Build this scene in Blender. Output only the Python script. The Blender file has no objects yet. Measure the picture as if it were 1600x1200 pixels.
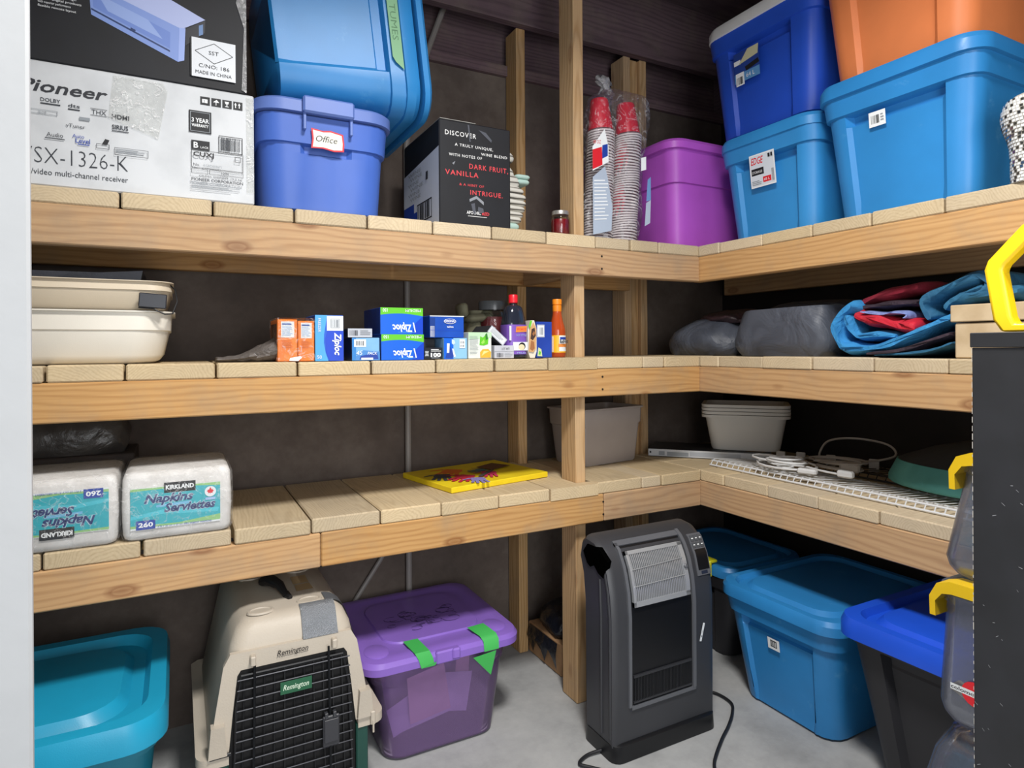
import bpy, bmesh, math, random
from mathutils import Vector, Matrix
random.seed(7)
SC = bpy.context.scene
COL = SC.collection
PI = math.pi

# ------------------------------------------------------------------ camera, light, exposure
cam_d = bpy.data.cameras.new('camera'); cam = bpy.data.objects.new('camera', cam_d); COL.objects.link(cam)
_r = Vector((0.88402654, -0.467398, -0.00601572)); _u = Vector((0.00531816, -0.00281179, 0.99998191)); _f = Vector((0.46740646, 0.88404253, 0.0))
cam.matrix_world = Matrix(((_r.x, _u.x, -_f.x, -1.66386), (_r.y, _u.y, -_f.y, -1.69866), (_r.z, _u.z, -_f.z, 1.16870), (0, 0, 0, 1)))
cam_d.sensor_fit = 'HORIZONTAL'; cam_d.sensor_width = 36.0; cam_d.lens = 989.74 * 36.0 / 1600.0
cam_d.shift_y = -56.35 / 1600.0; cam_d.clip_start = 0.02
SC.camera = cam

W = bpy.data.worlds.new('world'); SC.world = W; W.use_nodes = True
W.node_tree.nodes['Background'].inputs[0].default_value = (0.9, 0.95, 1.0, 1); W.node_tree.nodes['Background'].inputs[1].default_value = 0.2

def area(name, loc, target, sx, sy, power, color, spread=PI):
    d = bpy.data.lights.new(name, 'AREA'); d.shape = 'RECTANGLE'; d.size = sx; d.size_y = sy; d.energy = power; d.color = color; d.spread = spread
    o = bpy.data.objects.new(name, d); COL.objects.link(o); o.location = loc
    o.rotation_euler = (Vector(target) - Vector(loc)).to_track_quat('-Z', 'Y').to_euler()
    return o
area('ceiling_lamp', (-1.15, -1.25, 2.60), (-1.15, -1.2, 0.0), 0.34, 0.34, 43, (1.0, 0.975, 0.94), 2.55)
area('front_fill', (-1.45, -2.75, 1.15), (-0.75, 0.0, 0.8), 1.0, 1.9, 32, (0.95, 0.975, 1.0))  # soft fill added behind the camera, no real source there

SC.view_settings.view_transform = 'Standard'; SC.view_settings.look = 'None'; SC.view_settings.gamma = 1.0
SC.view_settings.use_curve_mapping = False; SC.view_settings.exposure = 0.2

# ------------------------------------------------------------------ materials
def lin(h):
    h = h.lstrip('#'); o = []
    for i in (0, 2, 4):
        c = int(h[i:i+2], 16) / 255.0
        o.append(c / 12.92 if c <= 0.04045 else ((c + 0.055) / 1.055) ** 2.4)
    return (o[0], o[1], o[2], 1.0)

class NT:
    def __init__(s, name):
        s.m = bpy.data.materials.new(name); s.m.use_nodes = True; s.t = s.m.node_tree; s.b = s.t.nodes['Principled BSDF']; s.out = s.t.nodes['Material Output']
    def n(s, typ, **kw):
        x = s.t.nodes.new(typ)
        for k, v in kw.items():
            if k.startswith('i_'):
                key = k[2:]; x.inputs[int(key) if key.isdigit() else key].default_value = v
            else: setattr(x, k, v)
        return x
    def l(s, a, b): s.t.links.new(a, b)
    def math(s, op, a, b=None, c=None):
        x = s.t.nodes.new('ShaderNodeMath'); x.operation = op
        for i, v in enumerate((a, b, c)):
            if v is None: continue
            if isinstance(v, (int, float)): x.inputs[i].default_value = v
            else: s.l(v, x.inputs[i])
        return x.outputs[0]
    def mix(s, fac, a, b, blend='MIX'):
        x = s.t.nodes.new('ShaderNodeMix'); x.data_type = 'RGBA'; x.blend_type = blend
        for i, v in ((0, fac), (6, a), (7, b)):
            if isinstance(v, (int, float, tuple)): x.inputs[i].default_value = v
            else: s.l(v, x.inputs[i])
        return x.outputs[2]
    def ramp(s, fac, stops):
        x = s.t.nodes.new('ShaderNodeValToRGB'); s.l(fac, x.inputs[0]); e = x.color_ramp.elements
        while len(e) < len(stops): e.new(0.5)
        for k, (p, c) in enumerate(stops): e[k].position = p; e[k].color = c if len(c) == 4 else (*c, 1)
        return x.outputs[0]
    def bump(s, h, strength=0.2, dist=0.002):
        x = s.n('ShaderNodeBump'); x.inputs['Strength'].default_value = strength; x.inputs['Distance'].default_value = dist
        s.l(h, x.inputs['Height']); s.l(x.outputs[0], s.b.inputs['Normal'])

_cache = {}
def plain(name, hexc, rough=0.5, metal=0.0, spec=0.5):
    k = ('p', name)
    if k in _cache: return _cache[k]
    t = NT(name); t.b.inputs['Base Color'].default_value = lin(hexc); t.b.inputs['Roughness'].default_value = rough
    t.b.inputs['Metallic'].default_value = metal; t.b.inputs['Specular IOR Level'].default_value = spec
    _cache[k] = t.m; return t.m

def plastic(name, hexc, rough=0.42, var=0.06, bump=0.08, scale=60, scuff=None):
    """moulded plastic: slight tonal mottling, pebbled grain and a few scuffs"""
    t = NT(name); tc = t.n('ShaderNodeTexCoord')
    no = t.n('ShaderNodeTexNoise', i_Scale=5.0, i_Detail=4.0); t.l(tc.outputs['Object'], no.inputs['Vector'])
    c = lin(hexc); d = tuple(x * (1 - var * 2) for x in c[:3]) + (1,); e = tuple(min(1, x * (1 + var)) for x in c[:3]) + (1,)
    colr = t.ramp(no.outputs[0], [(0.3, d), (0.7, e)])
    if scuff:
        n2 = t.n('ShaderNodeTexNoise', i_Scale=9.0, i_Detail=6.0, i_Roughness=0.7); t.l(tc.outputs['Object'], n2.inputs['Vector'])
        f = t.ramp(n2.outputs[0], [(0.62, (0, 0, 0, 1)), (0.75, (0.5, 0.5, 0.5, 1))]); colr = t.mix(f, colr, lin(scuff))
    t.l(colr, t.b.inputs['Base Color']); t.b.inputs['Roughness'].default_value = rough
    g = t.n('ShaderNodeTexNoise', i_Scale=scale * 8.0, i_Detail=2.0); t.l(tc.outputs['Object'], g.inputs['Vector']); t.bump(g.outputs[0], bump, 0.0015)
    return t.m

def wood(name, light, dark, axis, freq=260.0, far=0.06, dirt=0.25, knots=0.0, ringmix=0.55, gray='#8d8272'):
    """solid timber: rings around a pith line that runs along `axis`, so ends show rings and faces show grain"""
    t = NT(name); tc = t.n('ShaderNodeTexCoord'); oi = t.n('ShaderNodeObjectInfo')
    rnd = oi.outputs['Random']; rnd2 = t.math('FRACT', t.math('MULTIPLY', rnd, 17.31)); rnd3 = t.math('FRACT', t.math('MULTIPLY', rnd, 91.7))
    sep = t.n('ShaderNodeSeparateXYZ'); t.l(tc.outputs['Object'], sep.inputs[0])
    ax = {'X': 0, 'Y': 1, 'Z': 2}[axis]; others = [i for i in range(3) if i != ax]
    A, B, L = sep.outputs[others[0]], sep.outputs[others[1]], sep.outputs[ax]
    # stretched warp
    cm = t.n('ShaderNodeCombineXYZ'); t.l(t.math('MULTIPLY', A, 9.0), cm.inputs[0]); t.l(t.math('MULTIPLY', B, 9.0), cm.inputs[1])
    t.l(t.math('ADD', t.math('MULTIPLY', L, 1.6), t.math('MULTIPLY', rnd, 50.0)), cm.inputs[2])
    wn = t.n('ShaderNodeTexNoise', i_Scale=1.0, i_Detail=3.0); t.l(cm.outputs[0], wn.inputs['Vector'])
    wrp = t.math('MULTIPLY', t.math('SUBTRACT', wn.outputs[0], 0.5), 0.085)
    da = t.math('ADD', A, t.math('MULTIPLY', t.math('SUBTRACT', rnd2, 0.5), 0.14))
    db = t.math('ADD', B, t.math('ADD', t.math('MULTIPLY', rnd3, 0.05), far))
    r = t.math('ADD', t.math('SQRT', t.math('ADD', t.math('MULTIPLY', da, da), t.math('MULTIPLY', db, db))), wrp)
    ring = t.math('MULTIPLY_ADD', t.math('SINE', t.math('MULTIPLY', r, freq * 6.28 / 6.28)), 0.5, 0.5)
    rs = t.math('POWER', ring, 2.2)
    # fibre
    cm2 = t.n('ShaderNodeCombineXYZ'); t.l(t.math('MULTIPLY', A, 160.0), cm2.inputs[0]); t.l(t.math('MULTIPLY', B, 160.0), cm2.inputs[1]); t.l(t.math('MULTIPLY', L, 5.0), cm2.inputs[2])
    fn = t.n('ShaderNodeTexNoise', i_Scale=1.0, i_Detail=4.0); t.l(cm2.outputs[0], fn.inputs['Vector'])
    fac = t.math('ADD', t.math('MULTIPLY', rs, ringmix), t.math('MULTIPLY', t.math('SUBTRACT', fn.outputs[0], 0.4), 0.7))
    col = t.mix(fac, lin(light), lin(dark))
    # blotches and dirt
    bn = t.n('ShaderNodeTexNoise', i_Scale=7.0, i_Detail=5.0, i_Roughness=0.6)
    ba = t.n('ShaderNodeVectorMath', operation='ADD'); t.l(tc.outputs['Object'], ba.inputs[0])
    cr = t.n('ShaderNodeCombineXYZ'); t.l(t.math('MULTIPLY', rnd, 31.0), cr.inputs[0]); t.l(cr.outputs[0], ba.inputs[1]); t.l(ba.outputs[0], bn.inputs['Vector'])
    df = t.math('MULTIPLY', t.ramp(bn.outputs[0], [(0.48, (0, 0, 0, 1)), (0.72, (1, 1, 1, 1))]), dirt)
    col = t.mix(df, col, lin(gray))
    if knots:
        km = t.n('ShaderNodeCombineXYZ'); t.l(t.math('MULTIPLY', A, 11.0), km.inputs[0]); t.l(t.math('MULTIPLY', B, 11.0), km.inputs[1])
        t.l(t.math('ADD', t.math('MULTIPLY', L, 4.6), t.math('MULTIPLY', rnd, 23.0)), km.inputs[2])
        vo = t.n('ShaderNodeTexVoronoi', i_Scale=1.0); vo.inputs['Randomness'].default_value = 1.0; t.l(km.outputs[0], vo.inputs['Vector'])
        kk = t.ramp(vo.outputs['Distance'], [(0.0, (1, 1, 1, 1)), (0.10, (0.5, 0.5, 0.5, 1)), (0.12, (0.85, 0.85, 0.85, 1)), (0.2, (0, 0, 0, 1))])
        col = t.mix(t.math('MULTIPLY', kk, knots), col, lin('#7d4a26'))
    hs = t.n('ShaderNodeHueSaturation'); t.l(col, hs.inputs['Color'])
    t.l(t.math('MULTIPLY_ADD', rnd2, 0.22, 0.89), hs.inputs['Value']); t.l(t.math('MULTIPLY_ADD', rnd3, 0.22, 0.85), hs.inputs['Saturation'])
    t.l(hs.outputs[0], t.b.inputs['Base Color']); t.b.inputs['Roughness'].default_value = 0.72; t.b.inputs['Specular IOR Level'].default_value = 0.25
    t.bump(fac, 0.18, 0.0012)
    return t.m

def concrete(name, c0, c1, c2, scale=3.0, rough=0.85):
    t = NT(name); tc = t.n('ShaderNodeTexCoord')
    a = t.n('ShaderNodeTexNoise', i_Scale=scale, i_Detail=8.0, i_Roughness=0.65); t.l(tc.outputs['Object'], a.inputs['Vector'])
    b = t.n('ShaderNodeTexNoise', i_Scale=scale * 14, i_Detail=4.0); t.l(tc.outputs['Object'], b.inputs['Vector'])
    col = t.ramp(a.outputs[0], [(0.3, lin(c0)), (0.5, lin(c1)), (0.72, lin(c2))])
    col = t.mix(t.math('MULTIPLY', b.outputs[0], 0.35), col, lin(c0))
    t.l(col, t.b.inputs['Base Color']); t.b.inputs['Roughness'].default_value = rough; t.b.inputs['Specular IOR Level'].default_value = 0.3
    t.bump(t.math('ADD', t.math('MULTIPLY', a.outputs[0], 0.5), b.outputs[0]), 0.25, 0.003)
    return t.m

def film(name, tint, fac=0.12, rough=0.08, wrinkle=28.0, coverage=0.0, cover_col='#ffffff', frn=0.5, painted_glint=0.0, bumpd=0.012):
    """thin clear plastic: mostly see-through, glossy with wrinkles"""
    t = NT(name); tc = t.n('ShaderNodeTexCoord')
    no = t.n('ShaderNodeTexNoise', i_Scale=wrinkle, i_Detail=5.0, i_Roughness=0.6, i_Distortion=0.6); t.l(tc.outputs['Object'], no.inputs['Vector'])
    bp = t.n('ShaderNodeBump'); bp.inputs['Strength'].default_value = 0.9; bp.inputs['Distance'].default_value = bumpd; t.l(no.outputs[0], bp.inputs['Height'])
    gl = t.n('ShaderNodeBsdfGlossy'); gl.inputs['Roughness'].default_value = rough; t.l(bp.outputs[0], gl.inputs['Normal'])
    tr = t.n('ShaderNodeBsdfTransparent'); tr.inputs[0].default_value = lin(tint)
    df = t.n('ShaderNodeBsdfDiffuse'); df.inputs[0].default_value = lin(cover_col); t.l(bp.outputs[0], df.inputs['Normal'])
    fr = t.n('ShaderNodeFresnel'); fr.inputs[0].default_value = 1.45; t.l(bp.outputs[0], fr.inputs['Normal'])
    m1 = t.n('ShaderNodeMixShader'); t.l(t.math('ADD', t.math('MULTIPLY', fr.outputs[0], frn), fac), m1.inputs[0]); t.l(tr.outputs[0], m1.inputs[1]); t.l(gl.outputs[0], m1.inputs[2])
    m2 = t.n('ShaderNodeMixShader'); m2.inputs[0].default_value = coverage; t.l(m1.outputs[0], m2.inputs[1])
    if painted_glint:  # white diffuse streaks painted in as highlights on the creases
        st = t.n('ShaderNodeTexNoise', i_Scale=wrinkle * 0.55, i_Detail=3.0, i_Distortion=2.2); t.l(tc.outputs['Object'], st.inputs['Vector'])
        t.l(t.math('ADD', t.math('MULTIPLY', t.ramp(st.outputs[0], [(0.56, (0, 0, 0, 1)), (0.6, (1, 1, 1, 1)), (0.625, (0, 0, 0, 1))]), painted_glint), coverage), m2.inputs[0])
    t.l(df.outputs[0], m2.inputs[2])
    t.l(m2.outputs[0], t.out.inputs[0]); return t.m

def fabric(name, hexc, dark, wr=0.6, scale=420.0, rough=0.8, fold=9.0):
    t = NT(name); tc = t.n('ShaderNodeTexCoord')
    f = t.n('ShaderNodeTexNoise', i_Scale=fold, i_Detail=4.0, i_Distortion=0.8); t.l(tc.outputs['Object'], f.inputs['Vector'])
    w = t.n('ShaderNodeTexNoise', i_Scale=scale, i_Detail=1.0); t.l(tc.outputs['Object'], w.inputs['Vector'])
    t.l(t.ramp(f.outputs[0], [(0.3, lin(dark)), (0.65, lin(hexc))]), t.b.inputs['Base Color'])
    t.b.inputs['Roughness'].default_value = rough
    t.bump(t.math('ADD', f.outputs[0], t.math('MULTIPLY', w.outputs[0], 0.03)), wr, 0.02)
    return t.m

def card(name, hexc, dark=None, rough=0.6):
    t = NT(name); tc = t.n('ShaderNodeTexCoord')
    f = t.n('ShaderNodeTexNoise', i_Scale=14.0, i_Detail=6.0); t.l(tc.outputs['Object'], f.inputs['Vector'])
    c = lin(hexc); d = lin(dark) if dark else tuple(x * 0.82 for x in c[:3]) + (1,)
    t.l(t.ramp(f.outputs[0], [(0.35, d), (0.6, c)]), t.b.inputs['Base Color']); t.b.inputs['Roughness'].default_value = rough
    t.bump(f.outputs[0], 0.12, 0.004); return t.m

M = {}
M['board'] = wood('board_timber', '#c9b592', '#a58d6b', 'Y', freq=900, far=0.02, dirt=0.25, ringmix=0.3)
M['board_x'] = wood('board_timber_side', '#cfbc9b', '#ab9371', 'X', freq=900, far=0.02, dirt=0.2, ringmix=0.3)
M['beam'] = wood('beam_timber', '#c39a68', '#996b40', 'X', freq=430, far=0.10, dirt=0.4, knots=0.8, ringmix=0.38)
M['beam_y'] = wood('beam_timber_side', '#c69d6b', '#9c6e42', 'Y', freq=430, far=0.10, dirt=0.35, knots=0.8, ringmix=0.38)
M['post'] = wood('post_timber', '#c7a376', '#a07848', 'Z', freq=500, far=0.05, dirt=0.3, knots=0.5)
M['joist'] = wood('joist_timber', '#6d5a60', '#514348', 'X', freq=400, far=0.09, dirt=0.3)
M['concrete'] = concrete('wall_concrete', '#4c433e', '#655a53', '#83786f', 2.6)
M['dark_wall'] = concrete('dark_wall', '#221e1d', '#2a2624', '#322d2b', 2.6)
M['floor'] = concrete('floor_concrete', '#888989', '#a5a6a6', '#b6b6b5', 3.2)
M['white_wall'] = concrete('white_paint', '#bfc1c3', '#c6c8ca', '#ccced0', 1.5, 0.6)
M['foam'] = plain('rim_insulation', '#3b3038', 0.9)
BLK = plain('ink_black', '#17181c', 0.6); WHT = plain('ink_white', '#eceff0', 0.55); GRY = plain('ink_grey', '#8d9399', 0.6)
RED = plain('ink_red', '#d8202c', 0.5); INKB = plain('ink_blue', '#1c3f9e', 0.5)

# ------------------------------------------------------------------ mesh helpers
class MB:
    def __init__(s): s.v = []; s.f = []; s.m = []
    def add(s, verts, faces, mi=0, M4=None):
        b = len(s.v); s.v += [tuple(M4 @ Vector(p)) if M4 else tuple(p) for p in verts]
        for q in faces: s.f.append(tuple(i + b for i in q)); s.m.append(mi)
    def box(s, x0, y0, z0, x1, y1, z1, c=0.0, mi=0, M4=None):
        lo = (x0, y0, z0); hi = (x1, y1, z1)
        if c <= 0:
            v = [(x, y, z) for x in (x0, x1) for y in (y0, y1) for z in (z0, z1)]
            s.add(v, [(0, 1, 3, 2), (4, 6, 7, 5), (0, 4, 5, 1), (2, 3, 7, 6), (0, 2, 6, 4), (1, 5, 7, 3)], mi, M4); return
        v = []; idx = {}
        for a in (0, 1):
            for b in (0, 1):
                for d in (0, 1):
                    for k in range(3):
                        p = []
                        for j, sg in enumerate((a, b, d)):
                            val = hi[j] if sg else lo[j]
                            if j != k: val += -c if sg else c
                            p.append(val)
                        idx[(a, b, d, k)] = len(v); v.append(tuple(p))
        F = []
        for k in range(3):
            o = [j for j in range(3) if j != k]
            for sg in (0, 1):
                q = []
                for (p1, p2) in ((0, 0), (1, 0), (1, 1), (0, 1)):
                    t = [0, 0, 0]; t[k] = sg; t[o[0]] = p1; t[o[1]] = p2; q.append(idx[(*t, k)])
                F.append(tuple(q))
        for k in range(3):
            o = [j for j in range(3) if j != k]
            for s1 in (0, 1):
                for s2 in (0, 1):
                    t0 = [0, 0, 0]; t1 = [0, 0, 0]; t0[k] = 0; t1[k] = 1
                    for t in (t0, t1): t[o[0]] = s1; t[o[1]] = s2
                    F.append((idx[(*t0, o[0])], idx[(*t1, o[0])], idx[(*t1, o[1])], idx[(*t0, o[1])]))
        for a in (0, 1):
            for b in (0, 1):
                for d in (0, 1): F.append(tuple(idx[(a, b, d, k)] for k in range(3)))
        s.add(v, F, mi, M4)
    def loft(s, rings, cap0=True, cap1=True, mi=0, closed=True, M4=None):
        n = len(rings[0]); v = [p for r in rings for p in r]; F = []
        for i in range(len(rings) - 1):
            for j in range(n if closed else n - 1):
                k = (j + 1) % n; F.append((i * n + j, i * n + k, (i + 1) * n + k, (i + 1) * n + j))
        if cap0: F.append(tuple(range(n - 1, -1, -1)))
        if cap1: F.append(tuple((len(rings) - 1) * n + j for j in range(n)))
        s.add(v, F, mi, M4)
    def lathe(s, prof, n=20, c=(0, 0, 0), mi=0, cap0=True, cap1=True, M4=None):
        s.loft([[(c[0] + r * math.cos(2 * PI * j / n), c[1] + r * math.sin(2 * PI * j / n), c[2] + z) for j in range(n)] for r, z in prof], cap0, cap1, mi, True, M4)
    def prism(s, poly, axis, a, b, mi=0, M4=None):
        def P(u, w, t): return {'X': (t, u, w), 'Y': (u, t, w), 'Z': (u, w, t)}[axis]
        n = len(poly)
        s.add([P(u, w, a) for u, w in poly] + [P(u, w, b) for u, w in poly],
              [tuple(range(n)), tuple(range(2 * n - 1, n - 1, -1))] + [(i, n + i, n + (i + 1) % n, (i + 1) % n) for i in range(n)], mi, M4)
    def tube(s, path, r, n=8, mi=0, closed=False, rx=None):
        P = [Vector(p) for p in path]; rings = []; up = Vector((0, 0, 1)); m = len(P)
        prev = None
        for i, p in enumerate(P):
            a = P[(i - 1) % m] if (closed or i > 0) else p; b = P[(i + 1) % m] if (closed or i < m - 1) else p
            t = (b - a).normalized()
            if prev is None:
                u = t.cross(up)
                if u.length < 1e-3: u = t.cross(Vector((1, 0, 0)))
            else: u = prev - t * prev.dot(t)
            u.normalize(); prev = u; w = t.cross(u)
            rr = r[i] if isinstance(r, (list, tuple)) else r
            rings.append([tuple(p + u * (rx or rr) * math.cos(2 * PI * j / n) + w * rr * math.sin(2 * PI * j / n)) for j in range(n)])
        if closed: rings.append(rings[0]); s.loft(rings, False, False, mi)
        else: s.loft(rings, True, True, mi)

def obj(name, mb, mats, parent=None, loc=None, rot=None, sharp=35, label=None, recalc=True, center=False):
    if not isinstance(mats, (list, tuple)): mats = [mats]
    me = bpy.data.meshes.new(name); v = mb.v
    if center and loc is None:
        n = len(v); loc = tuple((max(p[k] for p in v) + min(p[k] for p in v)) / 2 for k in range(3))
        v = [tuple(p[k] - loc[k] for k in range(3)) for p in v]
    me.from_pydata(v, [], mb.f)
    for m in mats: me.materials.append(m)
    me.polygons.foreach_set('material_index', mb.m)
    if recalc:
        bm = bmesh.new(); bm.from_mesh(me); bmesh.ops.recalc_face_normals(bm, faces=bm.faces); bm.to_mesh(me); bm.free()
    if sharp:
        me.polygons.foreach_set('use_smooth', [True] * len(me.polygons)); me.set_sharp_from_angle(angle=math.radians(sharp))
    o = bpy.data.objects.new(name, me); COL.objects.link(o)
    if loc: o.location = loc
    if rot: o.rotation_euler = rot
    if parent: o.parent = parent
    if label: o['label'] = label
    return o

def tag(o, label, cat, group=None):
    o['label'] = label; o['category'] = cat
    if group: o['group'] = group
    return o
def thing(name, label, cat, loc=(0, 0, 0), rot=(0, 0, 0), group=None):
    o = bpy.data.objects.new(name, None); COL.objects.link(o); o.empty_display_size = 0.05
    o.location = loc; o.rotation_euler = rot
    return tag(o, label, cat, group)
def struct(o): o['kind'] = 'structure'; return o
def copy_tree(src, parent=None):
    c = src.copy(); COL.objects.link(c); c.parent = parent
    for ch in list(src.children): copy_tree(ch, c)
    return c

def rrect(hx, hy, r, z, n=5, cx=0.0, cy=0.0):
    p = []
    for sx, sy, a0 in ((1, -1, -PI/2), (1, 1, 0), (-1, 1, PI/2), (-1, -1, PI)):
        for k in range(n + 1):
            a = a0 + PI / 2 * k / n; p.append((cx + sx * (hx - r) + r * math.cos(a), cy + sy * (hy - r) + r * math.sin(a), z))
    return p

def smooth(P, n=6):
    o = []
    for i in range(len(P) - 1):
        p0, p1, p2, p3 = (Vector(P[max(0, i - 1)]), Vector(P[i]), Vector(P[i + 1]), Vector(P[min(len(P) - 1, i + 2)]))
        for k in range(n):
            t = k / n; o.append(tuple(0.5 * (2 * p1 + (p2 - p0) * t + (2 * p0 - 5 * p1 + 4 * p2 - p3) * t * t + (3 * p1 - p0 - 3 * p2 + p3) * t ** 3)))
    o.append(tuple(P[-1])); return o

_fontcache = {}
class Decal:
    """flat print laid on a surface: rectangles, outlines and lettering in a local 2-D frame"""
    def __init__(s, o, r, u, eps=0.0007):
        s.o = Vector(o); s.r = Vector(r).normalized(); s.u = Vector(u).normalized(); s.n = s.r.cross(s.u); s.e = eps; s.k = 0
        s.mb = MB(); s.mats = []
    def mi(s, m):
        if m not in s.mats: s.mats.append(m)
        return s.mats.index(m)
    def pt(s, x, y): return tuple(s.o + s.r * x + s.u * y + s.n * (s.e + 0.00012 * s.k))
    def poly(s, pts, m):
        s.k += 1; s.mb.add([s.pt(*p) for p in pts], [tuple(range(len(pts)))], s.mi(m))
    def rect(s, x0, y0, x1, y1, m): s.poly([(x0, y0), (x1, y0), (x1, y1), (x0, y1)], m)
    def frame(s, x0, y0, x1, y1, t, m):
        s.rect(x0, y0, x1, y0 + t, m); s.rect(x0, y1 - t, x1, y1, m); s.rect(x0, y0, x0 + t, y1, m); s.rect(x1 - t, y0, x1, y1, m)
    def lines(s, x0, y0, x1, y1, n, m, duty=0.45, seed=1):
        rg = random.Random(seed); h = (y1 - y0) / n
        for i in range(n): s.rect(x0, y1 - h * (i + duty), x0 + (x1 - x0) * rg.uniform(0.7, 1.0), y1 - h * i, m)
    def barcode(s, x0, y0, x1, y1, m, n=14, seed=2):
        rg = random.Random(seed); w = (x1 - x0) / n
        for i in range(n): s.rect(x0 + w * i, y0, x0 + w * (i + rg.choice((0.3, 0.5, 0.75))), y1, m)
    def text(s, body, x, y, h, m, w=None, shear=0.0, bold=0.0, rot=0.0, space=1.0, flip=False):
        """baseline-left at x, y; h = cap height; w = total width; rot turns it in the plane"""
        key = (body, shear, bold, space)
        if key not in _fontcache:
            cu = bpy.data.curves.new('lettering', 'FONT'); cu.body = body; cu.resolution_u = 2; cu.shear = shear; cu.offset = bold; cu.space_character = space
            ob = bpy.data.objects.new('lettering', cu); me = bpy.data.meshes.new_from_object(ob)
            _fontcache[key] = ([v.co[:2] for v in me.vertices], [tuple(p.vertices) for p in me.polygons])
            bpy.data.objects.remove(ob); bpy.data.curves.remove(cu); bpy.data.meshes.remove(me)
        V, F = _fontcache[key]
        if not V: return
        x0 = min(p[0] for p in V); x1 = max(p[0] for p in V); sy = h / 0.69; sx = w / (x1 - x0) if w else sy
        if flip: rot = rot + PI
        c, sn = math.cos(rot), math.sin(rot); s.k += 1
        s.mb.add([s.pt(x + (p[0] - x0) * sx * c - p[1] * sy * sn, y + (p[0] - x0) * sx * sn + p[1] * sy * c) for p in V], F, s.mi(m))
    def build(s, name, parent, label=None):
        return obj(name, s.mb, s.mats, parent, sharp=0, recalc=False, label=label)

# ------------------------------------------------------------------ setting
Z0, Z1, Z2 = 1.531, 1.136, 0.726          # tops of the three shelves
WY = 0.525                                 # face of the back wall
WX = 0.66                                  # face of the right wall
def slab(name, a, b, mat): mb = MB(); mb.box(*a, *b); return struct(obj(name, mb, mat, sharp=0))
slab('floor', (-2.3, -3.2, -0.08), (WX + 0.1, WY + 0.1, 0), M['floor'])
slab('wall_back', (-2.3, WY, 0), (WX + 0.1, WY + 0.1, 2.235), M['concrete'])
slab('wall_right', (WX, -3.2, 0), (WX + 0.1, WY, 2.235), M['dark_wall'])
slab('wall_left', (-2.3, -3.2, 0), (-2.2, WY, 2.7), M['white_wall'])
slab('wall_front', (-2.2, -3.2, 0), (WX, -3.1, 2.7), M['white_wall'])
ceil = slab('ceiling', (-2.3, -3.2, 2.66), (WX + 0.1, WY + 0.25, 2.72), M['joist'])
slab('trim_1', (-2.2, WY - 0.02, 2.235), (WX, WY + 0.1, 2.275), M['joist'])        # sill plate on the concrete
slab('trim_2', (-2.2, WY + 0.05, 2.275), (WX + 0.1, WY + 0.09, 2.66), M['joist'])        # rim board
slab('trim_3', (WX, -3.1, 2.2355), (WX + 0.06, WY + 0.049, 2.66), M['joist'])
for k in range(5):
    mb = MB(); y = (-0.1, -0.62, -1.95, -2.45, -2.9)[k]
    mb.box(-2.2, y, 2.47, WX, y + 0.038, 2.66, 0.003); obj('joist', mb, M['joist'], ceil, center=True)
mb = MB(); mb.box(-2.2, 0.40, 2.395, WX, 0.438, 2.66, 0.003); obj('header_beam', mb, M['joist'], ceil, center=True)
# white door jamb at the left edge of the view
jm = MB(); jm.box(-2.2, -0.872, 0, -1.8005, -0.86, 2.6, 0.003)
jamb = struct(obj('trim_4', jm, concrete('jamb_paint', '#a3a5a7', '#a9abad', '#aeb0b2', 1.5, 0.6), center=True))

# ------------------------------------------------------------------ shelving
shelf = thing('shelving_unit', 'L-shaped built-in shelving of rough timber boards on posts around the corner', 'shelving')
def part(name, mb, mat, label=None, parent=None): return obj(name, mb, mat, parent or shelf, center=True, label=label)
S1 = [0, 0, 0, -1.775, -1.588, -1.583, -1.398, -1.393, -1.209, -1.204, -1.02, -1.016, -0.833, -0.830, -0.644, -0.640, -0.457, -0.452, -0.316, -0.310, -0.194, -0.188, -0.004]
S1 = [-2.15, -1.97, -1.965, -1.78] + S1[3:]
S2 = [-2.11, -1.923, -1.917, -1.773, -1.768, -1.583, -1.578, -1.392, -1.387, -1.2, -1.195, -1.012, -1.009, -0.829, -0.821, -0.64, -0.637, -0.452, -0.449, -0.264, -0.261, -0.171, -0.165, -0.004]
S3 = [-2.11, -1.93, -1.925, -1.742, -1.735, -1.549, -1.541, -1.36, -1.356, -1.176, -1.173, -0.998, -0.996, -0.814, -0.811, -0.635, -0.632, -0.452, -0.449, -0.269, -0.266, -0.185, -0.181, -0.004]
R1 = [0.006, -0.092, -0.094, -0.273, -0.275, -0.454, -0.457, -0.634, -0.638, -0.819, -0.824, -1.005, -1.01, -1.19, -1.195, -1.375]
R2 = [0.001, -0.087, -0.090, -0.273, -0.275, -0.452, -0.456, -0.640, -0.642, -0.827, -0.830, -1.01, -1.015, -1.195]
R3 = [0.004, -0.105, -0.108, -0.288, -0.291, -0.469, -0.471, -0.652, -0.655, -0.838, -0.842, -1.02]
PXA, PXB = -0.512, -0.473                   # post faces in x
D = 0.475
rg = random.Random(3)
def board_mesh(w, l, t, c=0.004):
    mb = MB(); mb.box(-w/2, 0, -t/2, w/2, l, t/2, c); return mb
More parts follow.
